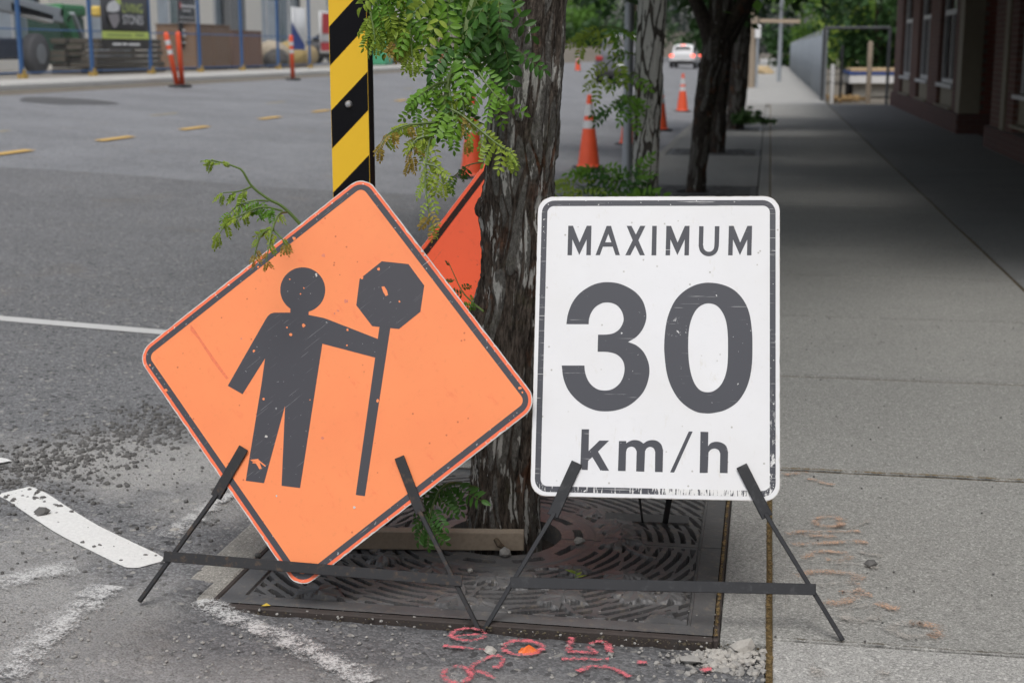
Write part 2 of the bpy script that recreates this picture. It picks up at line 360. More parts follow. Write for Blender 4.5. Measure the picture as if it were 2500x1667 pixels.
M_blk = plain('black_steel', (.016, .017, .020), .42, var=.3, scale=16, bump=.12, bs=300, bd=.0006, dirt=(.04, .041, .044))
M_blkrust = plain('black_steel_rusted', (.016, .016, .018), .55, var=.35, scale=18, bump=.25, bs=260, bd=.0008, dirt=(.075, .048, .030))
M_alu = plain('worn_aluminium', (.62, .60, .57), .5, var=.2, scale=60, bump=.2)
M_wood = plain('weathered_wood', (.33, .27, .205), .9, var=.3, scale=6, bump=.5, bs=90, bd=.002)
M_bark = bark('bark_near', .95); M_bark2 = bark('bark_pale', 2.5, (.05, .042, .035)); M_bark3 = bark('bark_dark', .1, (.06, .05, .042))
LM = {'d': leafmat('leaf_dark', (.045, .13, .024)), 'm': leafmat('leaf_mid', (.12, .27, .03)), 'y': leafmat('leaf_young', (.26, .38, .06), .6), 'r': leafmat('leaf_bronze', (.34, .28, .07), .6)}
M_stem = plain('green_stem', (.11, .17, .04), .5, bump=.1)
M_crown = leafmat('crown_leaves', (.12, .25, .045)); M_crown_d = leafmat('crown_dark', (.04, .095, .03)); M_crown_y = leafmat('crown_light', (.26, .37, .07)); M_crown_b = leafmat('crown_blue_conifer', (.022, .045, .04))
M_cone = plain('cone_orange', (.78, .10, .035), .5, var=.08, bump=.05); M_refl = plain('reflective_band', (.55, .56, .57), .35, var=.12); M_rub = plain('black_rubber', (.022, .022, .023), .7)
M_blue = plain('fence_blue', (.05, .13, .30), .5); M_galv = plain('galvanised', (.40, .43, .46), .45, metal=.4, var=.1)
M_white = plain('white_paint', (.74, .74, .73), .5, var=.06); M_cream = plain('cream_render', (.82, .79, .72), .85, var=.08); M_greyp = plain('grey_panel', (.20, .205, .21), .7)
M_glass_sky = glassy('window_glass_sky', (.20, .25, .29)); M_glass_d = glassy('window_glass_dark', (.02, .026, .03))  # first glass: reflected sky is painted into its pale blue base colour
M_brick = brickmat('brick_wall', (.16, .07, .052), (.11, .052, .042), (.2, .18, .16)); M_brickp = plain('brick_clay', (.17, .058, .042), .85, var=.35, scale=6); M_mort = plain('mortar', (.16, .14, .125), .95)
M_plinth = brickmat('brick_plinth', (.115, .05, .042), (.085, .04, .036), (.12, .09, .08)); M_beige = plain('beige_trim', (.26, .23, .17), .7); M_frame = plain('window_frame', (.62, .63, .64), .5)

# ---------------------------------------------------------------- ground
def sheet(name, xs, ys, zf, mat, parent=None, kind='structure'):
    X, Y = np.meshgrid(xs, ys); Z = np.vectorize(zf)(X, Y)
    o = npmesh(name, np.stack([X, Y, Z], -1).reshape(-1, 3), grid_faces(len(xs), len(ys)), mat, parent)
    if kind and parent is None: o['kind'] = kind
    return o
def terr(x, y):
    z = -.35 if x > -1.6 else (.76 if x < -13 else -.35 + (.76 + .35) * min(1, (-1.6 - x) / 11.4) - .0)
    if -13.2 < x < -1.4: z = road_z(x, y) - .12
    if x < -13: z += max(0, min(3.5, (y - 85) * .03))
    return z
sheet('ground', np.r_[-400, -200, -100, -60, -40, -30, -20, -15, np.linspace(-13.3, -1.5, 14), -1.2, 3, 6, 20, 60, 150, 400], np.r_[-60, -20, 0, 10, 20, 30, 45, 60, 85, 100, 130, 160, 200, 260, 350, 600, 1200], terr, M_dirt)
road = sheet('road', np.linspace(-13.05, -1.45, 24), np.r_[np.linspace(-12, 14, 40), np.linspace(15, 60, 20), 80, 110, 150, 220], road_z, M_asph)
# newer asphalt by the near kerb, its seam crosses the lane
def patch_edge(x): return 14.4 + (x + 10.5) * .0 + (-.9 * (x + 1.45) / 9.0) * 1.2
PE0, PE1 = onroad(0, 410), onroad(700, 457); pv, pf = [], []; xs = np.linspace(-12.4, -1.452, 42); ts = np.linspace(0, 1, 60)
for j, tt in enumerate(ts):
    for x in xs:
        y1 = PE0[1] + (PE1[1] - PE0[1]) * (x - PE0[0]) / (PE1[0] - PE0[0]) + .1 * math.sin(x * 1.7); yy = -8 + (y1 + 8) * tt
        pv.append((x, yy, road_z(x, yy) + .004 + (.003 * vnoise(np.array([x * 3.]), np.array([yy * 3.]), 3)[0])))
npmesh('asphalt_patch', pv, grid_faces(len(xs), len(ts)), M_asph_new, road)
# asphalt filled up to the grate in front of it
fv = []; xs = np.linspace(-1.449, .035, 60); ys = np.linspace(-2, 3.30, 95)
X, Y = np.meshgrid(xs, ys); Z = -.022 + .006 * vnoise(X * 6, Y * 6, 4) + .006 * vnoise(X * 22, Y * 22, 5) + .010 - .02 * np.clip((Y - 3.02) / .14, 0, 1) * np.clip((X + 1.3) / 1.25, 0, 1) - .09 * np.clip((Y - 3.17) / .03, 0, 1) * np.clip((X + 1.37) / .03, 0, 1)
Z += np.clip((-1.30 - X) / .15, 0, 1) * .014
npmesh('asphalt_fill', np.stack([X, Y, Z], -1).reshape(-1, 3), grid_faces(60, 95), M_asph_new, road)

def strip(name, pts, wd, mat, parent, zoff=.004, close=False, zf=None):
    """painted line laid on the ground; pts are ground points"""
    pts = [np.array(q, float) for q in pts]
    if close: pts.append(pts[0])
    V, UV, Fc = [], [], []
    m = len(pts)
    for i, q in enumerate(pts):
        d = pts[min(i + 1, m - 1)] - pts[max(i - 1, 0)]
        if close and i in (0, m - 1): d = pts[1] - pts[m - 2]
        s_ = np.array([-d[1], d[0], 0]); s_ /= np.linalg.norm(s_) + 1e-9
        k = wd[i] if hasattr(wd, '__len__') else wd
        for a in (-1, -.33, .33, 1):
            c = q + s_ * a * k / 2
            if zf: c[2] = zf(c[0], c[1])
            V.append((c[0], c[1], c[2] + zoff)); UV.append((i * .1, (a + 1) / 2))
        if i:
            b = i * 4
            Fc += [(b - 4 + j, b - 3 + j, b + 1 + j, b + j) for j in range(3)]
    o = npmesh(name, V, Fc, mat, parent, smooth=False); me = o.data
    uvl = me.uv_layers.new(name='UVMap'); li = np.zeros(len(me.loops), np.int32); me.loops.foreach_get('vertex_index', li)
    uvl.data.foreach_set('uv', np.array(UV, np.float32)[li].ravel()); return o
def smoothpts(pts, n=8):
    P_ = [np.array(q, float) for q in pts]; P_ = [2 * P_[0] - P_[1]] + P_ + [2 * P_[-1] - P_[-2]]; out = []
    for i in range(1, len(P_) - 2):
        a, b, c, d = P_[i - 1:i + 3]
        for t in np.linspace(0, 1, n, endpoint=False):
            out.append(.5 * (2 * b + (c - a) * t + (2 * a - 5 * b + 4 * c - d) * t * t + (3 * b - a - 3 * c + d) * t ** 3))
    return out + [P_[-2]]
zr = lambda x, y: road_z(x, y)
for q in ((20, 358, 44), (265, 320, 70), (447, 296, 47), (620, 274, 35), (738, 260, 33), (922, 238, 18), (1010, 228, 14)):
    a = onroad((q[0] - q[2] / 2) * DS, (q[1] + q[2] * .068) * DS); b = onroad((q[0] + q[2] / 2) * DS, (q[1] - q[2] * .068) * DS)
    yc = onX(q[0] * DS, q[1] * DS, -7.9)[1]; hl = .46; xc = -7.9
    strip('centre_dash', [(xc, yc - hl, 0), (xc, yc, 0), (xc, yc + hl, 0)], .13, M_yel, road, .014, zf=zr)
for k in range(7):                                        # a second, worn dashed line in the next lane
    y0 = 15.5 + k * 5.2; strip('worn_dash', [(-9.3, y0, 0), (-9.3, y0 + .5, 0), (-9.3, y0 + 1., 0)], .09, speckle('worn_yellow', (.36, .31, .2), .35, soft=False, scale=60) if k == 0 else bpy.data.materials['worn_yellow'], road, .005, zf=zr)
a = onroad(0, 781); b = onroad(395, 815); d = (b - a); 
strip('stall_line', [a - d * 2.5, a - d, a, a + d * .5, b, b + d * .6], .10, M_wht_far, road, .009, zf=zr)
bp = [(30, 1132), (62, 1146), (110, 1178), (180, 1222), (260, 1262), (318, 1290), (344, 1303)]
strip('white_kerb_stub', smoothpts([onroad(x * DS, y * DS) for x, y in bp], 5), [.122] * 26 + [.118] * 2 + [.11, .095, .07], M_wht, road, .0085, zf=zr)
strip('white_line_tip', [onroad(-30, 1128), onroad(0, 1133), onroad(8, 1137)], .06, M_wht, road, .012, zf=zr)
os_ = onroad(150 * DS, 240 * DS)
def fillz(x, y): return -.012 if x > -1.449 else road_z(x, y) + .006
def oncross(px, py):
    q = onz(px, py, -.012); return q if q[0] > -1.449 else onroad(px, py)
# surveyors' pink numbers
c7 = lambda x, y: oncross(x / 2.94 + 1200, y / 2.94 + 1150); c6 = lambda x, y: oncross(x / 2.613 + 500, y / 2.613 + 1150)
def ell(f, cx, cy, rx, ry, a0=0, a1=360, n=26): return [f(cx + rx * math.cos(R_(t)), cy + ry * math.sin(R_(t))) for t in np.linspace(a0, a1, n)]
pk = [(ell(c6, 1680, 1078, 108, 38), .019), ([c6(1600, 1088), c6(1680, 1080), c6(1755, 1076)], .014), ([c6(1522, 1150), c6(1660, 1163), c6(1797, 1176)], .018), (ell(c6, 2028, 1162, 122, 47), .022),
      (ell(c6, 1610, 1335, 88, 52, 0, 360), .022), (smoothpts([c6(1690, 1300), c6(1735, 1262), c6(1810, 1226), (c6(1870, 1216)), c6(1900, 1240), c6(1885, 1284), c6(1835, 1290)], 5), .019), (smoothpts([c6(1700, 1300), c6(1770, 1322), c6(1850, 1360)], 5), .02),
      ([c7(578, 1232), c7(560, 1285), c7(547, 1335)], .024), (smoothpts([c7(545, 1337), c7(650, 1338), c7(740, 1347), c7(700, 1305), c7(725, 1275), c7(785, 1262), c7(832, 1285), c7(855, 1345)], 6), .022),
      ([c7(503, 1388), c7(670, 1389), c7(842, 1393)], .024), ([c7(1042, 1413), c7(1080, 1417), c7(1117, 1415)], .024), (smoothpts([c7(615, 1478), c7(700, 1450), c7(800, 1445), c7(900, 1470), c7(985, 1522)], 5), .024), ([c7(1497, 1472), c7(1540, 1464), c7(1580, 1466)], .03)]
for pts, wd in pk: strip('pink_marking', pts, wd * 1.55, M_pink, road, .0075, zf=lambda x, y: fillz(x, y) if x < -1.449 else -.004)
for pts, wd in (([oncross(*q) for q in ((490, 1478), (540, 1506), (615, 1540), (690, 1570), (768, 1609), (830, 1640), (905, 1680))], .1), ([oncross(*q) for q in ((10, 1668), (60, 1610), (130, 1550), (190, 1500), (265, 1440))], .12),
                ([oncross(*q) for q in ((410, 1322), (450, 1292), (500, 1256), (561, 1212))], .09), ([oncross(*q) for q in ((-10, 1440), (60, 1420), (130, 1405), (190, 1398))], .13)):
    strip('white_chalk_line', smoothpts(pts, 5), wd * 1.6, M_chalk, road, .0085, zf=lambda x, y: fillz(x, y) if x < -1.449 else -.0045)
# dark oil patch in the far lane
mb = MB(); ang = np.linspace(0, 2 * math.pi, 30, endpoint=False); pts = [(os_[0] + .75 * math.cos(t) * (1 + .15 * math.sin(3 * t)), os_[1] + .9 * math.sin(t), 0) for t in ang]
mb.add([(x, y, road_z(x, y) + .006) for x, y, _ in pts], [tuple(range(30))]); mb.build('oil_stain', plain('oily_asphalt', (.10, .10, .10), .7, bump=.4), road)

# sidewalk: separate slabs with mossy joints
walk = MB(); walk.span(-1.32, 3.6, -4, 38.2, -.3, -.07); walk = walk.build('sidewalk', M_soil); walk['kind'] = 'structure'
JX, J2 = .045, 1.49; joints = [3.19 + 1.41 * k for k in range(-4, 26)]
def slab(x0, x1, y0, y1, mat=M_conc, zt=0., nm='slab', g=.007):
    mb = MB(); mb.span(x0 + g, x1 - g, y0 + g * .6, y1 - g * .6, -.09, zt + random.uniform(-.003, .002)); return mb.build(nm, mat, walk, bevel=.006, seg=2)
for k in range(len(joints) - 1):
    y0, y1 = joints[k], min(joints[k + 1], 38.2)
    if y0 >= 38.1: break
    slab(JX, J2, y0, y1, M_conc_l if abs(y1 - 3.19) < .1 else M_conc)
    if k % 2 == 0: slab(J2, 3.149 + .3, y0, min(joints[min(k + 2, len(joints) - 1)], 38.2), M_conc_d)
    j = MB(); j.span(JX, J2, y0 - .006, y0 + .006, -.05, -.005 if k != 4 else -.009); j.build('joint_filler', M_moss, walk)
j = MB(); j.span(JX - .007, JX + .008, -3, 38, -.05, -.002); j.build('joint_filler', M_moss, walk)
j = MB(); j.span(J2 - .007, J2 + .008, -3, 38, -.05, -.004); j.build('joint_filler', M_moss, walk)
TREES = [3.80, 8.75, 14.1, 19.7, 25.7]; GX0, GX1 = -1.32, -.085; GC = (GX0 + GX1) / 2
slab(GX1 + .012, JX, 3.16, 36, M_conc, nm='edge_band', g=.004)
prev = None
for ty in TREES:
    if prev is not None: slab(GX0 - .02, GX1 + .012, prev + .64, ty - .64, nm='planting_strip')
    prev = ty
slab(GX0 - .02, GX1 + .012, prev + .64, 38.2, nm='planting_strip')
kb = thing('kerb', (0, 0, 0), None, None); kb['kind'] = 'structure'
def kerb_piece(y0, y1, jag=False):
    mb = MB(); n = 10; V = []
    x0, x1 = -1.452, GX0 - .008
    if jag:
        pts = [(x0, y1), (x1, y1), (x1, y0 + .04), (x1 - .03, y0 + .0), (x1 - .055, y0 + .014), (x1 - .085, y0 + .004), (x0 + .02, y0 + .03), (x0 + .0, y0 + .06)]
        pts = pts[::-1]; mb.prism(pts, -.2, .0)
    else: mb.span(x0, x1, y0, y1, -.3, .0)
    return mb.build('kerb_stone', M_kerb, kb, bevel=.012, seg=2)
kerb_piece(3.17, 5.9, True)
y = 5.91
while y < 38: kerb_piece(y, min(y + 2.99, 38)); y += 3.0
fw = MB(); fw.span(-1.3, 1.5, 38.21, 260, -.3, .0); fw = fw.build('far_sidewalk', M_conc_l); fw['kind'] = 'structure'
fk = MB(); fk.span(-1.47, -1.31, 38.01, 260, -.3, .003); fk = fk.build('far_kerb', M_kerb); fk['kind'] = 'structure'
fl = MB(); fl.span(1.55, 40, 38.3, 200, -.36, -.1); fl = fl.build('gravel_lot', M_dirt); fl['kind'] = 'structure'
ow = MB(); ow.span(-14.75, -13.22, -10, 120, .3, .80); ow = ow.build('opposite_sidewalk', concrete('concrete_pale_walk', (.5, .49, .46)), bevel=.02); ow['kind'] = 'structure'
ok = MB(); ok.span(-13.215, -13.05, -10, 120, .3, .785); ok = ok.build('opposite_kerb', concrete('concrete_pale', (.58, .57, .54)), bevel=.03, seg=2); ok['kind'] = 'structure'
yd = MB(); yd.span(-60, -14.76, -10, 85, .3, .79); yd = yd.build('construction_yard', plain('yard_gravel', (.27, .25, .22), .95, bump=.6, bs=60, bd=.01, scale=1)); yd['kind'] = 'structure'
# moss and dirt that has crept out of the joints
M_creep = speckle('creeping_moss', (.17, .115, .045), .42, scale=90., wide=True); M_creep_d = speckle('joint_dirt', (.10, .085, .06), .3, scale=110., wide=True)
strip('joint_moss', [(JX + .003 * math.sin(k * 1.3), 2.9 + .12 * k, 0) for k in range(60)], .026, M_creep, walk, .0042)
for k, yj in enumerate(joints):
    if 3 < yj < 12: strip('joint_moss', [(JX + .02 + .1 * i, yj + .003 * math.sin(i * 1.7 + k), 0) for i in range(15)], (.034 if abs(yj - 4.6) < .1 else .018), M_creep if abs(yj - 4.6) < .1 else M_creep_d, walk, .0044)
strip('joint_moss', [(J2 + .003 * math.sin(k * 1.1), 4 + .5 * k, 0) for k in range(60)], .035, M_creep_d, walk, .0042)
strip('joint_moss', [(GX1 + .006, 3.17 + .12 * k, 0) for k in range(11)], .02, M_creep, walk, .0052)
# faded orange and pale survey marks on the slabs
c8 = lambda x, y: onz(x / 2.766 + 1850, y / 2.766 + 1100, 0.)
om = [(ell(c8, 485, 487, 88, 34), .02, 1), ([c8(185, 569), c8(300, 556), c8(480, 553), c8(690, 550)], .017, 1), ([c8(300, 575), c8(430, 577), c8(470, 590), c8(532, 587)], .02, 1), ([c8(232, 641), c8(420, 630), c8(600, 624), c8(742, 624)], .022, 1),
      (smoothpts([c8(300, 738), c8(400, 692), c8(540, 690), c8(630, 715), c8(560, 745), c8(460, 746)], 5), .02, 1), ([c8(680, 690), c8(760, 705), c8(845, 720)], .018, 0), (smoothpts([c8(255, 852), c8(400, 825), c8(600, 832), c8(690, 855), c8(620, 898), c8(690, 905)], 5), .022, 1),
      (smoothpts([c8(480, 765), c8(640, 768), c8(810, 802)], 4), .018, 0), (smoothpts([c8(410, 925), c8(560, 900), c8(640, 885)], 4), .018, 0), ([c8(560, 970), c8(640, 955), c8(705, 940)], .022, 1), (smoothpts([c8(440, 1027), c8(560, 1037), c8(700, 985), c8(775, 982)], 5), .024, 1),
      (ell(c8, 690, 1105, 120, 50), .026, 0), ([c8(800, 1035), c8(880, 1062), c8(955, 1078)], .022, 1), (smoothpts([c8(1020, 1165), c8(1110, 1178), c8(1200, 1200), c8(1215, 1245), c8(1155, 1262)], 5), .026, 1), (ell(c8, 1050, 1222, 145, 44, 20, 300), .026, 0),
      ([c8(170, 168), c8(260, 160), c8(340, 155)], .022, 1), ([c8(340, 195), c8(420, 215), c8(510, 238)], .02, 1), ([c8(1085, 608), c8(1130, 606), c8(1170, 618)], .015, 0), ([c8(340, 1480), c8(390, 1485), c8(430, 1480)], .05, 0), ([c8(800, 1500), c8(880, 1520)], .03, 0),
      ([c8(180, 130), c8(183, 600), c8(190, 1240)], .006, 0), ([c8(530, 520), c8(640, 522), c8(730, 490), c8(765, 450)], .014, 0)]
for pts, wd, o_ in om: strip('faded_marking', pts, wd * (3.6 if wd > .01 else 1), M_chalk_o if o_ else M_chalk_w, walk, .0045)

# ---------------------------------------------------------------- tree grates: cast iron plates with slots and maple leaves in relief
def grate_mesh():
    nx = ny = 440; W = 1.232; half = W / 2
    x = np.linspace(-half, half, nx); X, Y = np.meshgrid(x, x)
    r = np.hypot(X, Y); th = np.arctan2(Y, X)
    Z = np.zeros_like(X); sp = .031; ring = np.floor(r / sp).astype(int); fr = r / sp - ring
    rr = np.random.default_rng(3); offs = rr.random(80) * 6.28; lens = .11 + .11 * rr.random(80)
    ph = ((th + offs[np.clip(ring, 0, 79)]) * r / lens[np.clip(ring, 0, 79)]) % 1.
    slot = (fr > .24) & (fr < .66) & (ph > .2 * .14 / lens[np.clip(ring, 0, 79)]) & (r > .27)
    inner = (np.abs(X) < half - .062) & (np.abs(Y) < half - .058)
    slot &= inner & (np.abs(Y) > .022)
    leaf = np.zeros_like(X); rel = np.zeros_like(X)
    for k in range(34):
        a = rr.uniform(0, 6.28); px, py = rr.uniform(-.54, .54, 2); q = math.hypot(px, py)
        if q < .3: px *= .34 / q; py *= .34 / q
        if abs(px) > .545 or abs(py) > .545: continue
        R = rr.uniform(.05, .078); dx, dy = X - px, Y - py; d = np.hypot(dx, dy) / R; t = np.arctan2(dy, dx) - a
        shape = .55 + .33 * np.abs(np.cos(2.5 * t)) ** .8 + .1 * np.abs(np.cos(7.5 * t)); shape *= np.where(np.abs(((t + math.pi) % (2 * math.pi)) - math.pi) > 2.5, .5, 1)
        ins = np.clip((shape - d) / .12, 0, 1); vein = np.abs(np.sin(2.5 * t)); leaf = np.maximum(leaf, ins)
        rel = np.maximum(rel, ins * (.004 + .007 * (1 - d).clip(0, 1) + .004 * vein))
        sx, sy = px - np.cos(a) * R, py - np.sin(a) * R        # a stem
        u = (dx * -np.cos(a) + dy * -np.sin(a)) / R; vv = (dx * np.sin(a) - dy * np.cos(a)) / R + .25 * np.sin(u * 1.4)
        st = (u > 0) & (u < 2.1) & (np.abs(vv) < .1); leaf = np.maximum(leaf, st * 1.); rel = np.where(st, np.maximum(rel, .005), rel)
    slot &= leaf < .25
    Z += rel; Z += .0012 * vnoise(X * 60, Y * 60, 9) + .0015 * vnoise(X * 11, Y * 11, 8)
    rim = (~inner); Z = np.where(rim, .002 + .0008 * vnoise(X * 80, Y * 80, 2), Z)
    groove = (np.abs(np.maximum(np.abs(X), np.abs(Y)) - (half - .058)) < .004); Z = np.where(groove, -.004, Z)
    Z = np.where((r > .235) & (r < .262), .003, Z)
    for k in range(10):                                      # curved openings round the collar
        tk = k * .628 + .2; dt = np.abs(((th - tk + math.pi) % (2 * math.pi)) - math.pi); slot |= (r > .205) & (r < .226) & (dt < .2)
    Z = np.where(slot, -.045, Z); Z = np.where(np.abs(Y + .0 + .006 * np.sign(X) * (np.abs(X) > .33)) < .0035, -.02, Z); Z = np.where(r < .165, -.05, Z)
    return X, Y, Z
GXm, GYm, GZm = grate_mesh()
gm = None
for i, ty in enumerate(TREES):
    names = ['cast iron tree grate under the two front signs, leaf pattern between slots', 'cast iron tree grate hidden behind the speed sign, round the pale lichened trunk', 'dark tree grate round the third trunk, seen over the speed sign', 'dark tree grate round the fourth street trunk', 'farthest dark tree grate, round the fifth trunk']
    t = thing('tree_grate', (GC, ty, 0), names[i], 'tree grate', 'tree grates in the planting strip')
    if gm is None:
        o = npmesh('plate', np.stack([GXm, GYm, GZm - .004], -1).reshape(-1, 3), grid_faces(440, 440), M_iron, t, smooth=True); gm = o.data
        gm.materials.append(M_soil); fz = (GZm[:-1, :-1] < -.02) & (GZm[1:, 1:] < -.02) & (GZm[1:, :-1] < -.02) & (GZm[:-1, 1:] < -.02); gm.polygons.foreach_set('material_index', fz.ravel().astype(np.int32)); gm.set_sharp_from_angle(angle=R_(35))
    else: put('plate', gm, t)
    for (x0, x1, y0, y1, zt) in ((-.618, .618, -.642, -.618, -.002), (-.618, .618, .618, .64, -.002), (-.634, -.6185, -.64, .64, -.001), (.6185, .632, -.64, .64, -.001)):
        mb = MB(); mb.span(GC + x0, GC + x1, ty + y0, ty + y1, -.07, zt); mb.build('frame_angle', M_rust, t, bevel=.003)
# moss and grit gathered along the frame
def pebble(mb, c, r, sq=.7):
    ph = (1 + 5 ** .5) / 2; V = [(-1, ph, 0), (1, ph, 0), (-1, -ph, 0), (1, -ph, 0), (0, -1, ph), (0, 1, ph), (0, -1, -ph), (0, 1, -ph), (ph, 0, -1), (ph, 0, 1), (-ph, 0, -1), (-ph, 0, 1)]
    Fc = [(0, 11, 5), (0, 5, 1), (0, 1, 7), (0, 7, 10), (0, 10, 11), (1, 5, 9), (5, 11, 4), (11, 10, 2), (10, 7, 6), (7, 1, 8), (3, 9, 4), (3, 4, 2), (3, 2, 6), (3, 6, 8), (3, 8, 9), (4, 9, 5), (2, 4, 11), (6, 2, 10), (8, 6, 7), (9, 8, 1)]
    a = random.uniform(0, 6.28); e = random.uniform(.65, 1.3); out = []
    for q in V:
        k = r / 1.9 * random.uniform(.72, 1.2); x, y, z = q[0] * k * e, q[1] * k, q[2] * k * sq
        out.append((c[0] + x * math.cos(a) - y * math.sin(a), c[1] + x * math.sin(a) + y * math.cos(a), c[2] + z))
    mb.add(out, Fc)
def chunk(mb, c, r, sq=.7):
    pebble(mb, c, r, sq)
M_stone = plain('grey_stone', (.33, .32, .30), .9, var=.35, scale=20, bump=.5, bs=200, bd=.002); M_stone_d = plain('dark_chip', (.125, .122, .118), .9, var=.5, scale=25, bump=.4, bs=200); M_stone_w = plain('pale_rubble', (.42, .40, .365), .9, var=.3, scale=20, bump=.5, bs=200, bd=.002)
def gz(x, y): return -.006 if x > -1.449 else road_z(x, y) + .006
def scatter(name, label, n, f, r0, r1, mat, cat='gravel'):
    mb = MB()
    for _ in range(n):
        q = f(); r = r0 + (r1 - r0) * random.random() ** 3; pebble(mb, (q[0], q[1], gz(q[0], q[1]) + r * .25), r)
    return tag(mb.build(name, mat), label, cat, kind='stuff')
def band(pts, wd):
    P_ = [onroad(x * DS, y * DS) for x, y in pts]
    def f():
        i = random.randrange(len(P_) - 1); t = random.random(); q = P_[i] * (1 - t) + P_[i + 1] * t; d = P_[i + 1] - P_[i]; d /= np.linalg.norm(d)
        return q + np.array([-d[1], d[0], 0]) * random.gauss(0, wd)
    return f
scatter('loose_gravel', 'dark loose asphalt gravel swept in a band on the road left of the orange sign', 3300, band([(-120, 1150), (60, 1095), (200, 1030), (330, 985), (470, 960), (620, 935)], .13), .002, .011, M_stone_d)
scatter('scattered_chips', 'sparse dark stone chips on the dusty asphalt beside the white painted stub', 330, lambda: (lambda q: q)(onroad(random.uniform(0, 520) * DS, random.uniform(1010, 1330) * DS)), .002, .009, M_stone_d)
scatter('fine_grit', 'fine pale grit scattered over the asphalt in front of the grate', 900, lambda: oncross(random.uniform(0, 1740) * DS, random.uniform(1400, 1600) * DS), .0015, .006, M_stone)
scatter('edge_grit', 'brown grit and moss crumbs along the rusty front edge of the grate', 260, lambda: (random.uniform(-1.2, .03) if random.random() < .35 else random.gauss(-.25, .2), 3.15 - abs(random.gauss(0, .016)), 0), .0015, .0055, plain('moss_crumb', (.085, .07, .045), .95, var=.5, scale=60))
scatter('broken_concrete', 'pale broken concrete rubble at the corner of grate and sidewalk', 210, lambda: (min(.032, random.gauss(-.035, .045)), 3.09 - abs(random.gauss(0, .055)) + .04 * random.random(), 0), .002, .014, M_stone_w)
scatter('corner_grit', 'grey and dark grit mixed into the corner rubble', 260, lambda: (min(.032, random.gauss(-.05, .07)), 3.10 - abs(random.gauss(0, .07)), 0), .002, .012, M_stone)
mb = MB()
for _ in range(170):
    q = (random.uniform(.06, 1.4), random.uniform(2.6, 7.5)); r = random.uniform(.0015, .0045); pebble(mb, (q[0], q[1], r * .3), r)
tag(mb.build('sidewalk_grit', M_stone_d), 'tiny dark grit specks lying on the sidewalk slabs', 'grit', kind='stuff')
def single(px, py, r, mat, name, label, cat, z=None, sq=.7):
    q = onz(px * DS, py * DS, 0.); zz = gz(q[0], q[1]) if z is None else z
    q = onz(px * DS, py * DS, zz); mb = MB(); pebble(mb, (q[0], q[1], zz + r * .42), r, sq)
    o = mb.build(name, mat, bevel=0); sub = o.modifiers.new('sub', 'SUBSURF'); sub.subdivision_type = 'SIMPLE'; sub.levels = sub.render_levels = 1; tag(o, label, cat); return o
single(1160, 1276, .022, M_stone, 'stone', 'grey angular stone on the grate below the wooden board', 'stone', z=0.)
single(1126, 1499, .015, M_stone_w, 'stone', 'small white stone on asphalt left of the pink circle', 'stone')
single(1808 * .9408 + 300, 1300, .016, M_stone_d, 'stone', 'dark round pebble on the sidewalk among the orange chalk marks', 'stone', z=0.)
single(1330, 1247, .017, M_stone, 'stone', 'pale stone on the grate right of the trunk base', 'stone', z=0.)
single(1080, 1312, .009, M_stone_w, 'stone', 'tiny white stone on the grate between the two stands', 'stone', z=0.)
single(1585, 1620 * .9408, .028, M_stone, 'stone', 'flat grey stone on asphalt right of the pink numbers', 'stone', sq=.3)
single(1815 * DS * .9 - 100 + 72, 1495, .03, M_stone_w, 'concrete_lump', 'largest pale concrete lump in the rubble at the sidewalk corner', 'stone', sq=.6)
single(98, 1180, .022, M_stone_d, 'stone', 'dark gravel lump at the end of the white painted stub', 'stone')
single(400, 1222, .018, M_stone_w, 'stone', 'white flake on asphalt beside the left stand leg', 'stone', sq=.25)
single(593, 1278, .011, M_stone_d, 'stone', 'dark pebble on the grate edge left of the orange sign tip', 'stone', z=0.)
# crumpled orange scrap and a fallen leaf
q = onz(1215 * DS, 1503 * DS, -.012); mb = MB(); nn = 7; V = []
for j in range(nn):
    for i in range(nn):
        u, v = i / (nn - 1) - .5, j / (nn - 1) - .5; rr_ = math.hypot(u, v)
        V.append((q[0] + u * .05 * (1 - .3 * abs(v)), q[1] + v * .035, -.008 + .02 * max(0, 1 - 2.2 * rr_) + .006 * random.random()))
mb.add(V, [tuple(r_) for r_ in grid_faces(nn, nn)]); tag(mb.build('plastic_scrap', plain('orange_plastic', (.85, .17, .03), .45)), 'crumpled orange plastic scrap inside the pink circle', 'scrap')
q = onz(612 * DS, 1397 * DS, -.006); mb = MB(); mb.add([(q[0] - .014, q[1], .0), (q[0] - .004, q[1] - .006, .003), (q[0] + .012, q[1] - .002, .004), (q[0] - .002, q[1] + .007, .006)], [(0, 1, 2, 3)]); tag(mb.build('fallen_leaf', plain('yellow_leaf', (.6, .42, .05), .6)), 'small fallen yellow leaf by the front edge of the grate', 'leaf')
# board by the trunk
A = onz(822 * DS, 1262 * DS, 0.); B = onz(1201 * DS, 1266 * DS, 0.)
bd_ = (B - A) / np.linalg.norm(B - A); A2 = A - bd_ * .12
t = thing('wooden_board', tuple((A2 + B) / 2), 'weathered grey two by four board lying on edge against the trunk base', 'board')
mb = MB(); n_ = np.array([0, 0, 1.]); mb.bar(A2 + n_ * .027 + np.array([0, .019, 0]), B + n_ * .027 + np.array([0, .019, 0]), .038, .052, (0, 0, 1)); mb.build('board', M_wood, t, bevel=.003, seg=2)
mb = MB(); q = onz(1140 * DS, 1262 * DS, 0.); mb.tube([q + np.array([.0, -.01, .035]), q + np.array([.012, -.02, .022]), q + np.array([.03, -.012, .008])], [.007, .008, .004], 6); tag(mb.build('twig_stub', plain('twig', (.12, .09, .06), .9)), 'short broken twig stub lying against the wooden board', 'twig')

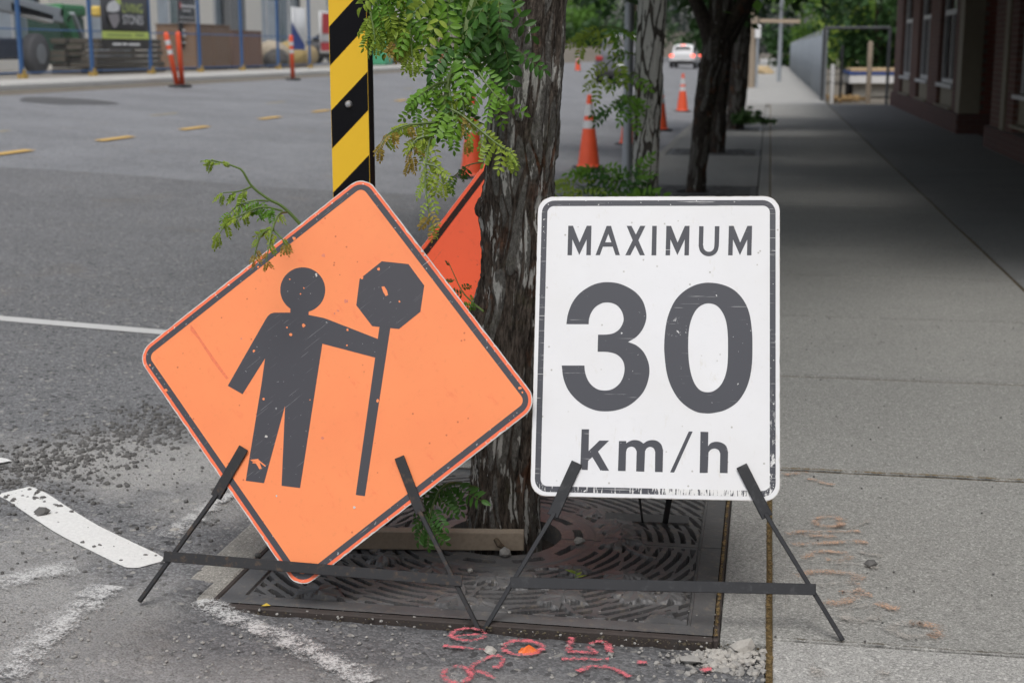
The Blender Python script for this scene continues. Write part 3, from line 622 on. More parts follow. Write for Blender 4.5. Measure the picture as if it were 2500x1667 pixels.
# ---------------------------------------------------------------- traffic signs
def sgn(o, e1, e2):
    e1 = np.array(e1) / np.linalg.norm(e1); e2 = np.array(e2); e2 = e2 - e1 * np.dot(e1, e2); e2 /= np.linalg.norm(e2); n = np.cross(e1, e2)
    M_ = Matrix(((e1[0], e2[0], n[0], o[0]), (e1[1], e2[1], n[1], o[1]), (e1[2], e2[2], n[2], o[2]), (0, 0, 0, 1)))
    return np.array(o, float), e1, e2, n, M_
def rrect(x0, y0, x1, y1, r, n=8, jit=0.):
    out = []
    for cx, cy, a in ((x1 - r, y1 - r, 0), (x0 + r, y1 - r, 90), (x0 + r, y0 + r, 180), (x1 - r, y0 + r, 270)):
        out += [(cx + r * math.cos(R_(a + 90 * k / n)), cy + r * math.sin(R_(a + 90 * k / n))) for k in range(n + 1)]
    if jit:
        res = []
        for i, q in enumerate(out):
            nx_ = out[(i + 1) % len(out)]; L = math.hypot(nx_[0] - q[0], nx_[1] - q[1]); m = max(1, int(L / .012))
            res += [(q[0] + (nx_[0] - q[0]) * k / m, q[1] + (nx_[1] - q[1]) * k / m) for k in range(m)]
        cx, cy = (x0 + x1) / 2, (y0 + y1) / 2; out = []
        for q in res:
            k = abs(random.gauss(0, jit)) * (1 if random.random() < .8 else 2.2); d = math.hypot(q[0] - cx, q[1] - cy); out.append((q[0] - (q[0] - cx) / d * k, q[1] - (q[1] - cy) / d * k))
    return out
class Sign:
    def __init__(s, name, frame, label, cat='traffic sign'):
        s.o, s.e1, s.e2, s.n, M_ = frame
        s.root = bpy.data.objects.new(name, None); COL.objects.link(s.root); s.root.matrix_world = M_; s.root.empty_display_size = .1; tag(s.root, label, cat); ORG[s.root.name] = np.zeros(3)
    def loc(s, px, py):
        q = onplane(px, py, s.o, s.n) - s.o; return (float(np.dot(q, s.e1)), float(np.dot(q, s.e2)))
    def part(s, name, loops, z0, z1, mat, bevel=0):
        mb = MB(); mb.prism(loops, z0, z1); return mb.build(name, mat, s.root, bevel=bevel, local=True)
# --- the speed sign, 600 x 750 mm
INK = (.062, .065, .078)
def wear_speed(n):
    p = n.xyz(); X, Y = p[0], p[1]
    st = n.noise(1., 4, co=n.map((230, 26, 1)), rough=.65)
    inb = n.math('MULTIPLY', n.step(Y, .034, .026), n.math('ADD', .5, n.math('MULTIPLY', n.step(X, .27, .36), n.step(X, .57, .5))))
    a = n.math('MULTIPLY', n.step(n.math('ADD', st, n.math('MULTIPLY', inb, .16)), .66, .69), n.step(Y, .034, .03))
    rb = n.math('MULTIPLY', n.math('MULTIPLY', n.step(X, .56, .575), n.step(Y, .3, .05)), n.step(n.noise(1., 4, co=n.map((120, 40, 1), rot=(0, 0, .3)), rough=.7), .54, .58))
    return n.math('MAXIMUM', a, rb)
def gouge(n):
    p = n.xyz(); X, Y = p[0], p[1]
    dx = n.math('DIVIDE', n.math('SUBTRACT', X, .365), .05); dy = n.math('DIVIDE', n.math('SUBTRACT', Y, .418), .03); d = n.math('ADD', n.math('MULTIPLY', dx, dx), n.math('MULTIPLY', dy, dy))
    return n.math('MULTIPLY', n.step(d, 1., .1), n.step(n.noise(75, 5, rough=.75, co=n.map((1, .6, 1), rot=(0, 0, .5))), .57, .6))
M_swhite = signpaint('sheeting_white', (.80, .808, .825), (.86, .86, .85), chip=0, scratch=.35, stain=(.66, .64, .58), grime=.1)
M_sink = signpaint('sign_ink', INK, (.74, .74, .74), chip=.18, scratch=.55, grime=0, extra=gouge); M_sinkb = signpaint('sign_ink_border', INK, (.76, .76, .75), chip=.75, scratch=1.2, grime=0, extra=wear_speed)
sp_f = sgn((-.53862, 3.2772, .2888), (.99926, .05587, .0146), (-.02348, .35122, .93501))
sp = Sign('speed_sign', sp_f, 'white MAXIMUM 30 km/h speed limit sign propped on a black stand', 'traffic sign')
sp.part('panel', rrect(0, 0, .6, .75, .038, jit=.0003), -.003, 0, M_alu, bevel=.0008)
sp.part('face', rrect(.0012, .0012, .5988, .7488, .037, jit=.0005), 0, .0004, M_swhite)
sp.part('border', [rrect(.0105, .0105, .5895, .7395, .032), rrect(.0245, .0245, .5755, .7255, .017)], .0004, .0008, M_sinkb)
kA = 3.563
LA = lambda x, y: sp.loc(1290 + x / kA, 460 + y / kA); LB = lambda x, y: sp.loc(1290 + x / kA, 850 + y / kA)
def Mletter(x0, yt, x1): # stems 40 wide
    return [(x0 + 7, yt), (x0 + 48, yt), (x0 + 105, yt + 145), (x0 + 168, yt), (x0 + 209, yt), (x0 + 203, yt + 256), (x0 + 164, yt + 256), (x0 + 167, yt + 118), (x0 + 103, yt + 254), (x0 + 43, yt + 118), (x0 + 39, yt + 256), (x0, yt + 256)]
def curve(pts, n=5):
    q = [np.array([a, b, 0.]) for a, b in pts]; return [(float(r_[0]), float(r_[1])) for r_ in smoothpts(q, n)]
def closed(pts, n=4):
    q = list(pts); k = len(q); out = curve([q[-2], q[-1]] + q + [q[0], q[1]], n); return out[2 * n:(2 + k) * n]
letters = [('letter_M', [Mletter(340, 326, 0)], LA), ('letter_A', [[(681, 327), (719, 327), (796, 581), (758, 581), (734, 508), (648, 508), (622, 581), (584, 581)], [(696, 396), (722, 470), (668, 470)]], LA),
           ('letter_X', [[(855, 327), (897, 327), (935, 402), (973, 327), (1018, 327), (957, 452), (1013, 582), (970, 582), (930, 498), (887, 582), (843, 582), (907, 452)]], LA), ('letter_I', [[(1077, 327), (1117, 327), (1112, 583), (1071, 583)]], LA),
           ('letter_M', [Mletter(1193, 327, 0)], LA),
           ('letter_U', [[(1485, 330), (1524, 330)] + curve([(1520, 495), (1528, 527), (1548, 547), (1570, 552), (1592, 547), (1611, 527), (1618, 495)], 4) + [(1622, 330), (1662, 330)] + curve([(1657, 500), (1645, 545), (1615, 578), (1569, 591), (1524, 578), (1493, 545), (1481, 500)], 4)], LA),
           ('letter_M', [Mletter(1737, 327, 0)], LA),
           ('digit_3', [curve([(331, 1180), (345, 1090), (385, 990), (450, 910), (540, 850), (620, 822), (695, 816), (780, 826), (870, 862), (945, 915), (1000, 990), (1026, 1090), (1020, 1160), (990, 1230), (940, 1290), (868, 1335)], 4) + curve([(875, 1338), (940, 1365), (1000, 1420), (1040, 1500), (1053, 1570), (1048, 1640), (1025, 1720), (985, 1790), (920, 1855), (850, 1900), (760, 1930), (670, 1938), (580, 1928), (490, 1890), (410, 1830), (345, 1750), (305, 1650), (290, 1540)], 4)
                        + curve([(488, 1540), (492, 1590), (510, 1650), (545, 1705), (600, 1745), (665, 1757), (730, 1745), (785, 1705), (820, 1650), (836, 1580), (830, 1520), (805, 1475), (760, 1440), (690, 1422), (602, 1420)], 4) + curve([(606, 1272), (690, 1270), (750, 1255), (795, 1220), (822, 1170), (828, 1130), (815, 1075), (780, 1025), (735, 1000), (685, 992), (635, 1000), (580, 1035), (545, 1085), (528, 1135), (524, 1181)], 4)], LA),
           ('digit_0', [closed([(1568, 820), (1690, 838), (1790, 885), (1870, 970), (1920, 1080), (1943, 1220), (1949, 1360), (1945, 1520), (1925, 1650), (1885, 1760), (1815, 1860), (1715, 1925), (1620, 1950), (1555, 1956), (1470, 1945), (1390, 1905), (1310, 1835), (1245, 1730), (1205, 1610), (1187, 1480), (1181, 1360), (1195, 1200), (1225, 1080), (1280, 970), (1360, 890), (1460, 838)]),
                        closed([(1568, 1000), (1630, 1015), (1680, 1065), (1715, 1140), (1732, 1240), (1736, 1370), (1733, 1510), (1718, 1610), (1680, 1700), (1620, 1757), (1557, 1772), (1495, 1755), (1445, 1695), (1412, 1600), (1395, 1490), (1390, 1360), (1398, 1220), (1425, 1120), (1465, 1050), (1515, 1012)])], LA),
           ('letter_k', [[(463, 704), (528, 704), (524, 893), (618, 802), (702, 802), (606, 897), (702, 1064), (627, 1062), (556, 945), (520, 978), (516, 1058), (451, 1054)]], LB),
           ('letter_m', [[(788, 806), (852, 806)] + curve([(850, 825), (890, 803), (930, 797), (970, 806), (1000, 828)], 3) + curve([(1000, 828), (1035, 806), (1075, 797), (1120, 805), (1155, 835), (1172, 885)], 3)[1:] + [(1168, 1076), (1101, 1074)] + curve([(1103, 900), (1090, 870), (1060, 856), (1030, 868), (1015, 895)], 3) + [(1008, 1072), (937, 1069)] + curve([(942, 895), (925, 866), (895, 854), (862, 868), (850, 900)], 3) + [(846, 1067), (779, 1065)]], LB),
           ('slash', [[(1395, 723), (1429, 723), (1268, 1079), (1233, 1077)]], LB),
           ('letter_h', [[(1497, 725), (1565, 727)] + curve([(1563, 850), (1590, 822), (1635, 812), (1685, 822), (1722, 852), (1737, 905)], 3) + [(1733, 1085), (1665, 1083)] + curve([(1668, 915), (1655, 885), (1622, 871), (1588, 880), (1567, 905)], 3) + [(1560, 1083), (1490, 1083)]], LB)]
for nm, loops, f in letters: sp.part(nm, [[f(*q) for q in lp] for lp in loops], .0004, .0008, M_sink)
# --- the flagger sign, 750 x 750 mm diamond
ORG_C = (.92, .20, .055)
M_sor = signpaint('sheeting_orange', (.95, .288, .105), (.85, .8, .75), chip=.0, scratch=.0, stain=(.84, .17, .07), grime=.2)
M_soredge = signpaint('sheeting_orange_edge', (.93, .18, .075), (.72, .68, .64), chip=.8, scratch=.5, grime=.25)
M_oink = signpaint('flagger_ink', (.052, .052, .062), (.92, .25, .09), chip=.12, scratch=0, grime=0); 
M_oink = signpaint('flagger_ink_scratched', (.054, .054, .064), (.30, .30, .31), chip=.35, scratch=.75, grime=0); M_oinkb = signpaint('flagger_border_ink', (.056, .056, .066), (.34, .34, .35), chip=.95, scratch=.5, grime=0)
fg_f = sgn((-1.09117, 3.15036, .05304), (.75881, .22677, .60916), (-.6528, .26423, .71116))
fg = Sign('flagger_sign', fg_f, 'orange diamond sign with black flagger figure holding a paddle, tilted on its stand', 'traffic sign')
fg.part('panel', rrect(0, 0, .75, .75, .046, jit=.0004), -.0045, 0, M_alu, bevel=.001)
fg.part('edge_sheeting', [rrect(.0022, .0022, .7478, .7478, .044, jit=.0008), rrect(.0105, .0105, .7395, .7395, .036)], 0, .0004, M_soredge)
fg.part('face', rrect(.0105, .0105, .7395, .7395, .036), 0, .0004, M_sor)
fg.part('border', [rrect(.0105, .0105, .7395, .7395, .036), rrect(.0255, .0255, .7245, .7245, .018)], .0004, .0008, M_oinkb)
LC = lambda x, y: fg.loc(330 + x / 2.3404, 430 + y / 2.3404); LD = lambda x, y: fg.loc(330 + x / 2.376, 1000 + y / 2.376)
hd = [LC(958 + 128.5 * math.cos(t), 650 + 128.5 * math.sin(t)) for t in np.linspace(0, 2 * math.pi, 48, endpoint=False)]
fg.part('figure_head', hd, .0004, .0008, M_oink)
fg.part('figure_body', [LC(887, 752), LC(887, 780), LC(795, 780), LC(774, 786), LC(758, 800), LC(745, 820), LC(530, 1197), LC(614, 1245), LC(743, 1040), LC(722, 1190), LD(642, 411), LD(748, 425), LC(857, 1310), LD(850, 440), LD(957, 453), LC(1070, 957), LC(1378, 1038), LC(1392, 932), LC(1105, 820), LC(1075, 810), LC(991, 793), LC(993, 752)], .0004, .0009, M_oink)
fg.part('paddle_pole', [LC(1397, 858), LC(1459, 862), LD(1333, 500), LD(1280, 493)], .0004, .00085, M_oink)
fg.part('paddle', [LC(*q) for q in ((1410, 487), (1562, 503), (1652, 625), (1630, 775), (1508, 873), (1355, 857), (1264, 738), (1283, 588))], .0004, .00095, M_oink)
def chips(sgn_, lst, mat, z):
    mb = MB()
    for f, pts in lst: mb.prism([f(*q) for q in pts], z - .0002, z)
    return tag(mb.build('paint_chip', mat, sgn_.root, local=True), kind='stuff')
def spot(f, x, y, r, k=7): return (f, [(x + r * random.uniform(.5, 1.2) * math.cos(t), y + r * random.uniform(.5, 1.2) * math.sin(t)) for t in np.linspace(0, 6.28, k, endpoint=False)])
chips(fg, [(LC, [(1408, 632), (1424, 630), (1440, 655), (1446, 680), (1432, 686), (1418, 662)]), spot(LC, 1393, 533, 10), spot(LC, 1510, 717, 7), spot(LC, 1297, 583, 12), spot(LC, 884, 590, 5), spot(LC, 965, 640, 5), spot(LC, 945, 674, 5), spot(LC, 963, 853, 11), spot(LC, 890, 905, 9), spot(LC, 868, 865, 6), spot(LC, 679, 998, 10), spot(LC, 1214, 878, 9), spot(LC, 1210, 968, 6), spot(LC, 735, 1275, 9), spot(LC, 1000, 1278, 5), spot(LC, 1387, 1283, 10),
           (LD, [(668, 290), (715, 284), (735, 340), (722, 345), (704, 315)]), (LD, [(715, 288), (760, 325), (755, 330), (722, 305)]), spot(LD, 690, 305, 10), spot(LC, 910, 357, 12), spot(LC, 702, 520, 7), spot(LC, 177, 1224, 11), spot(LC, 85, 1080, 8), spot(LC, 2198, 1210, 12), spot(LC, 2212, 1235, 6)], M_sor, .0013)
M_pk = plain('pink_scuff', (.75, .22, .14), .6)
chips(fg, [(LC, [(318, 850), (335, 868), (400, 965), (470, 1065), (535, 1155), (520, 1160), (440, 1055), (360, 930), (315, 880)])], plain('rub_mark', (.90, .205, .085), .55), .0006)
mb = MB()
for (x, y, r) in ((1075, 455, 13), (1205, 715, 13), (1160, 770, 8), (1140, 785, 6), (1070, 1495, 10), (607, 928, 6)): mb.prism([LC(*q) for q in spot(LC, x, y, r, 9)[1]], .0004, .0007)
tag(mb.build('scuff', M_pk, fg.root, local=True), kind='stuff')
mb = MB()
for (x, y, r) in ((820, 500, 6), (1272, 565, 9), (760, 155, 10)): mb.prism([LD(*q) for q in spot(LC, x, y, r, 7)[1]], .0009, .0012)
for (x, y, r) in ((1035, 562, 7), (1037, 572, 5), (905, 353, 6), (1640, 430, 9), (1655, 452, 7)): mb.prism([LC(*q) for q in spot(LC, x, y, r, 7)[1]], .0010, .00125)
tag(mb.build('bare_spot', M_alu, fg.root, local=True), kind='stuff')
# --- the third sign, behind the trunk
o3 = np.array([0, 4.36, .0]); n3 = np.array([0, -.94, .341]); n3 /= np.linalg.norm(n3)
T3 = onplane(1128 * DS, 356 * DS, o3, n3); E3 = onplane(965 * DS, 571 * DS, o3, n3); dL = (E3 - T3) / np.linalg.norm(E3 - T3)
e1_ = -dL; e2_ = np.cross(n3, e1_); Lc = T3 + dL * .755
base3 = Lc - e2_ * .75
th_f = sgn(tuple(base3), tuple(e1_), tuple(e2_))
th = Sign('road_work_sign', th_f, 'deep orange diamond sign half hidden behind the near tree trunk', 'traffic sign')
M_sor3 = signpaint('sheeting_deep_orange', (.95, .105, .022), (.2, .06, .03), chip=.25, scratch=.2, stain=(.6, .06, .02), grime=.2); M_tar = signpaint('sooty_border', (.022, .012, .010), (.6, .09, .03), chip=.7, scratch=.4, grime=0)
th.part('panel', rrect(0, 0, .75, .75, .03, jit=.0005), -.004, 0, M_alu); th.part('face', rrect(.001, .001, .749, .749, .03), 0, .0004, M_sor3)
th.part('border', [rrect(.013, .013, .737, .737, .02), rrect(.033, .033, .717, .717, .01)], .0004, .0008, M_tar)

# ---------------------------------------------------------------- folding sign stands
def stand(label, sgn_, feet, clips, cross, rear, matL, matC, group='folding sign stands'):
    o, n = sgn_.o, sgn_.n
    P = lambda px, py, off: onplane(px * DS, py * DS, o, n, off)
    c0 = P(*feet[0], 0); t = thing('sign_stand', (float(c0[0]), float(c0[1]), 0), label, 'sign stand', group)
    tops = []
    for (fx, fy), ((ax, ay), (bx, by), wpx) in zip(feet, clips):
        f0 = P(fx, fy, .004); a = P(ax, ay, .004); b = P(bx, by, .007)
        mb = MB(); mb.bar(f0, a + (a - f0) * .03, .0105, .0105, n); mb.build('leg', matL, t, bevel=.001)
        d = (b - a) / np.linalg.norm(b - a); wd = wpx * DS / FPX * 3.45
        mb = MB(); mb.bar(a, b, wd, .003, n); lo = a + d * .0
        mb.bar(a - n * .011, a + d * .16 - n * .011, wd, .003, n)                # plate behind the panel
        mb.bar(lo + d * .004 - n * .012, lo + d * .004 + n * .001, wd, .004, d)   # the fold that carries the panel edge
        mb.build('clip', matC, t, bevel=.0012)
        tops.append(a + d * .16 - n * .013)
    (ax, ay), (bx, by), hh = cross
    a = P(ax, ay, .012); b = P(bx, by, .012); mb = MB(); mb.bar(a, b, hh, .004, n); mb.build('crossbar', matC, t, bevel=.001)
    r0, r1 = np.array(rear[0]), np.array(rear[1]); mid = (tops[0] + tops[1]) / 2
    mb = MB(); mb.bar(tops[0], tops[1], .025, .004, n); mb.build('hinge_bar', matL, t)
    m0 = r0 * .55 + r1 * .45; m1 = r0 * .28 + r1 * .72
    for f, m_, wd in ((m0, .35, .006), (m1, .62, .016)):
        mb = MB(); mb.bar(f + np.array([0, -.0, -.012]), tops[0] * (1 - m_) + tops[1] * m_, wd, .005, n); mb.build('rear_leg', matL, t)
    mb = MB(); mb.bar(r0, r1, .024, .004, (0, -.8, .6)); mb.build('rear_foot', matL, t)
    return t
q0, q1 = onz(1390 * DS, 1186 * DS, .014), onz(1582 * DS, 1193 * DS, .014)
stand('plain black folding stand carrying the white speed sign', sp, [(1110, 1449), (1936, 1470)], [((1269, 1185), (1325, 1062), 26), ((1763, 1187), (1703, 1069), 26)], ((1172, 1337), (1874, 1353), .0265), (q0, q1), M_blk, M_blk)
stand('scuffed black folding stand with rusty crossbar under the orange flagger sign', fg, [(320, 1381), (1102, 1449)], [((494, 1141), (560, 1028), 26), ((966, 1178), (917, 1049), 24)], ((376, 1277), (1062, 1334), .026), ((-1.3, 4.16, .016), (-1.06, 4.16, .016)), M_blkrust, M_blkrust)
# stand of the third sign
t = thing('sign_stand', (-.6, 4.36, 0), 'black folding stand behind the trunk under the deep orange sign', 'sign stand', 'folding sign stands')
o, n = th.o, th.n; ctr = th.o + (th.e1 + th.e2) * .12
for sx in (-1, 1):
    f0 = np.array([ctr[0] + sx * .42, 4.345, .0]); a = f0 + np.array([-sx * .17, .0, 0]) + np.array([0, .341, .94]) * .3
    mb = MB(); mb.bar(f0, a, .0105, .0105, n); mb.build('leg', M_blk, t); d = (a - f0) / np.linalg.norm(a - f0)
    mb = MB(); mb.bar(a + n * .006, a + d * .12 + n * .006, .03, .003, n); mb.build('clip', M_blk, t)
    mb = MB(); mb.bar(a - n * .01, np.array([ctr[0] + sx * .05, 5.0, .01]), .012, .006, (0, 0, 1)); mb.build('rear_leg', M_blk, t)
mb = MB(); z_ = .09; mb.bar((ctr[0] - .38, 4.345 + z_ * .36 - .012, z_), (ctr[0] + .38, 4.345 + z_ * .36 - .012, z_), .026, .004, n); mb.build('crossbar', M_blk, t)

# ---------------------------------------------------------------- hazard marker post
YP = 4.35; pl_ = onY(752 * DS, 0, YP); pb = onY(765 * DS, 450 * DS, YP)
px0 = -1.353; pw = .126; pz = road_z(-1.3, YP)
t = thing('hazard_post', (px0 + pw / 2, YP, -.02), 'yellow and black striped hazard marker post behind the orange flagger sign', 'post')
M_hy = signpaint('reflective_yellow', (.95, .58, .03), (.5, .3, .05), chip=0, scratch=.1, grime=.08); M_hb = plain('reflective_black', (.008, .008, .010), .35, var=.2, bump=.02); M_post = plain('painted_post', (.02, .021, .022), .6, bump=.3)
for m_ in (M_hb, M_post, M_tar): m_.node_tree.nodes['Principled BSDF'].inputs['Specular IOR Level'].default_value = .12
mb = MB(); mb.span(px0, px0 + pw, YP + .002, YP + .055, -.05, 2.3); mb.build('post', M_post, t, bevel=.003, seg=2)
mb = MB(); mb.span(px0 + .001, px0 + pw - .003, YP, YP + .0018, .25, 2.28); mb.build('reflective_panel', M_hy, t)
pa, pbk = 188 * DS / FPX * 4.46, .118
zl = onY(757 * DS, 245 * DS, YP)[2] - .0125                        # left end of one black stripe
for k in range(-5, 9):
    za = zl + k * pa; zb = za - pbk; ri = pw - .006
    poly = [(px0 + .002, za), (px0 + .002, zb), (px0 + .002 + ri, zb + ri * 1.0), (px0 + .002 + ri, za + ri * 1.0)]
    if poly[1][1] < .26 or poly[3][1] > 2.27: continue
    mb = MB(); mb.add([(x, YP - .0006, z) for x, z in poly] + [(x, YP - .0001, z) for x, z in poly], [(0, 1, 2, 3), (0, 4, 5, 1), (1, 5, 6, 2), (2, 6, 7, 3), (3, 7, 4, 0)]); mb.build('stripe', M_hb, t)
q = onY(801 * DS, 240 * DS, YP)
for dz in (0, .7, -.55):
    mb = MB(); mb.lathe([(.0, -.010), (.008, -.009), (.0115, -.005), (.0125, 0)], (q[0], YP, q[2] + dz), 20, 'y'); mb.build('bolt', plain('zinc_bolt', (.55, .55, .56), .3, metal=.8, var=.1), t, smooth=True)

# ---------------------------------------------------------------- trees
def trunk_mesh(name, path, nt_, dz, mat, parent, amp=.012, seed=1, cell=(.034, .15), knobs=()):
    """path: (x, y, z, r); bark plates and fissures are modelled"""
    path = np.array(path, float); zs = np.arange(path[0, 2], path[-1, 2], dz); th_ = np.linspace(0, 2 * math.pi, nt_, endpoint=False)
    cx, cy, rr = (np.interp(zs, path[:, 2], path[:, k]) for k in (0, 1, 3)); T, Zg = np.meshgrid(th_, zs)
    circ = max(6, int(round(2 * math.pi * rr.mean() / cell[0]))); u = T / (2 * math.pi) * circ; v = Zg / cell[1]
    wob = vnoise(u * .8, v * 2.2, seed + 5, circ) - .5
    f1, f2, idv = worley(u + wob * .9, v + wob * .6, seed, circ); ed = np.clip((f2 - f1 - .06) / .16, 0, 1); ed = ed * ed * (3 - 2 * ed)
    fine = vnoise(u * 5, v * 9, seed + 2, circ * 5) * .5 + vnoise(u * 12, v * 30, seed + 3, circ * 12 if circ * 12 < 256 else 252) * .5; fis = vnoise(u * 7, v * 1.4, seed + 4, circ * 7 if circ * 7 < 256 else 252)
    hgt = amp * (.62 * ed * np.clip(idv * 1.6 - .35, 0, 1) + .42 * fine * (1.25 - .6 * ed) + .36 * (1 - np.abs(fis * 2 - 1)) * (1 - .75 * ed) + .25 * vnoise(u * 2.3, v * 3.1, seed + 6, circ * 2))
    lump = (vnoise(T / 6.2832 * 4, Zg * 3.2, seed + 8, 4) - .5) * rr[:, None] * .13
    Rr = rr[:, None] + hgt - amp * .7 + lump
    for (tk, zk, sw, hk) in knobs:
        d = ((((T - tk + math.pi) % (2 * math.pi)) - math.pi) * rr[:, None] / sw) ** 2 + ((Zg - zk) / (sw * 1.2)) ** 2; Rr = Rr + hk * np.exp(-d) * (.7 + .6 * fine)
    V = np.stack([cx[:, None] + Rr * np.cos(T), cy[:, None] + Rr * np.sin(T), Zg], -1).reshape(-1, 3); org = ORG[parent.name]
    return npmesh(name, V - org, grid_faces(nt_, len(zs), True), mat, parent, True, {'plate': ed.ravel(), 'plate_id': idv.ravel()})
def crown(name, parent, c, rad, n, size, mat, seed=0, clumps=26, droop=.0, kind='stuff', shell=.55):
    g = np.random.default_rng(seed); u = g.normal(size=(clumps, 3)); u /= np.linalg.norm(u, axis=1)[:, None]; u *= (shell + (1 - shell) * g.random((clumps, 1)))
    cc = u * np.array(rad) * .86; k = g.integers(0, clumps, n); sp_ = np.array(rad).mean() * g.uniform(.16, .34, clumps)
    off = g.normal(size=(n, 3)); off /= np.linalg.norm(off, axis=1)[:, None]; off *= (g.random((n, 1)) ** .5)
    P = cc[k] + off * sp_[k][:, None] * 1.3; P += np.array(c) - ORG[parent.name] if parent else np.array(c)
    P[:, 2] = np.maximum(P[:, 2], .0 - (ORG[parent.name][2] if parent else 0) + .15)
    a = g.normal(size=(n, 3)); a /= np.linalg.norm(a, axis=1)[:, None]; b = np.cross(a, g.normal(size=(n, 3))); b /= np.linalg.norm(b, axis=1)[:, None]
    s_ = size * g.uniform(.6, 1.4, (n, 1)); a *= s_; b *= s_ * .48
    V = np.stack([P - a, P + b - a * .1, P + a, P - b - a * .1], 1).reshape(-1, 3); o = npmesh(name, V, np.arange(4 * n).reshape(-1, 4), mat, parent, False)
    if kind: o['kind'] = kind
    return o
# compound leaf: a stalk with paired leaflets, each leaflet folded along its midrib
def leaf_mesh(seed, mat, pairs=5, curl=.25, fold=.35):
    g = random.Random(seed); mb = MB(); L = 1.; pts = []
    for k in range(7):
        t = k / 6; pts.append((.05 * math.sin(t * 3 + seed), t * L, -curl * t * t))
    mb.cur = 1; mb.tube(pts, [.011, .010, .009, .008, .007, .006, .005], 4); mb.cur = 0
    def at(t): i = min(5, int(t * 6)); f = t * 6 - i; return np.array(pts[i]) * (1 - f) + np.array(pts[i + 1]) * f
    def lf(base, d, ln, wd):
        d = np.array(d); d /= np.linalg.norm(d); up = np.array([g.uniform(-.3, .3), g.uniform(-.2, .2), 1.]); sd_ = np.cross(d, up); sd_ /= np.linalg.norm(sd_); up = np.cross(sd_, d); fo = fold * g.uniform(.2, 1.4); dr = g.uniform(.1, .5)
        row = lambda t, w_: (base + d * ln * t - up * dr * ln * t * t, w_)
        st = [row(0.03, .12), row(.22, .78), row(.5, 1.), row(.78, .72), row(1., 0.)]
        V = []; 
        for (c, w_) in st: V += [c + sd_ * wd * w_ + up * fo * wd * w_, c, c - sd_ * wd * w_ + up * fo * wd * w_]
        mb.add(V, [(3 * i + j, 3 * i + j + 1, 3 * i + j + 4, 3 * i + j + 3) for i in range(4) for j in (0, 1)])
    for k in range(pairs):
        t = .22 + .68 * k / (pairs - 1); b = at(t)
        for sx in (-1, 1):
            ln = (.34 - .10 * abs(t - .45)) * g.uniform(.82, 1.1); lf(b, (sx * g.uniform(.8, 1.), g.uniform(.25, .55), g.uniform(-.25, .12)), ln, ln * g.uniform(.2, .26))
    lf(at(1.), (g.uniform(-.2, .2), 1, -.3), .3, .07)
    me = mb.mesh('compound_leaf'); me.materials.append(mat); me.materials.append(M_stem); return me
LEAF = {}
def leafm(kind, var, curled=False):
    key = (kind, var, curled)
    if key not in LEAF: LEAF[key] = leaf_mesh(var * 7 + 3, LM[kind], pairs=4 + var % 3 if not curled else 7, curl=.18 + .1 * (var % 4), fold=.35 if not curled else 1.1)
    return LEAF[key]
def add_leaf(parent, base, d, face, ln, kind='m', curled=False):
    base = np.array(base, float); d = np.array(d, float); d /= np.linalg.norm(d); f = np.array(face, float); x = np.cross(d, f); x /= np.linalg.norm(x) + 1e-9; z = np.cross(x, d)
    o = put('leaf', leafm(kind, random.randrange(6), curled), parent)
    b = base - ORG[parent.name]; o.matrix_local = Matrix(((x[0], d[0], z[0], b[0]), (x[1], d[1], z[1], b[1]), (x[2], d[2], z[2], b[2]), (0, 0, 0, 1))) @ Matrix.Scale(ln, 4); return o
def PD(px, py, dep): return C0 + ray(px, py) * dep
def twig(name, parent, pxs, rad, mat=M_stem):
    """a shoot through photo pixels (x, y, depth)"""
    pts = smoothpts([PD(*q) for q in pxs], 5); n = len(pts); mb = MB(); mb.tube(pts, [rad[0] + (rad[1] - rad[0]) * i / (n - 1) for i in range(n)], 6)
    o = mb.build(name, mat, parent, smooth=True); return o, pts
def along(parent, pts, n, ln, kinds, spread=1., t0=.1, t1=1., hang=.8, curled=False, tip=True):
    m = len(pts)
    for k in range(n):
        t = t0 + (t1 - t0) * (k + random.uniform(.1, .9)) / n; i = min(m - 2, int(t * (m - 1))); b = pts[i] + (pts[i + 1] - pts[i]) * (t * (m - 1) - i)
        d = (pts[i + 1] - pts[i]); d /= np.linalg.norm(d); side = Rv * (1 if k % 2 else -1) * spread * random.uniform(.6, 1.2) + Fv * random.uniform(-.6, .3)
        dr = d * .5 + side * .8 - np.array([0, 0, 1]) * hang * random.uniform(.5, 1.2); fc = -Fv + np.array([0, 0, .5]) + rng.normal(size=3) * .45
        kk = kinds[min(len(kinds) - 1, int(t * len(kinds)))] if random.random() < .8 else random.choice(kinds)
        add_leaf(parent, b, dr, fc, ln * random.uniform(.75, 1.2) * (1 - .35 * t), kk, curled)
    if tip: add_leaf(parent, pts[-1], (pts[-1] - pts[-2]) - np.array([0, 0, .02]), -Fv + rng.normal(size=3) * .3, ln * .7, kinds[-1], curled)

TLAB = ['near street tree with fissured dark bark and drooping green shoots, between the two front signs', 'second street tree, pale lichen patches on its slender trunk, right behind the speed sign', 'third street tree, dark leaning trunk that forks at the top of the picture', 'fourth street tree, straight dark trunk close behind the forked one', 'fifth and farthest street tree with a leafy tuft at its foot']
tr = []
for i, ty in enumerate(TREES):
    tx = (-.703, -.72, -.665, -.69, -.57)[i]
    tr.append(thing('street_tree', (tx, ty, 0), TLAB[i], 'tree', 'street trees along the kerb'))
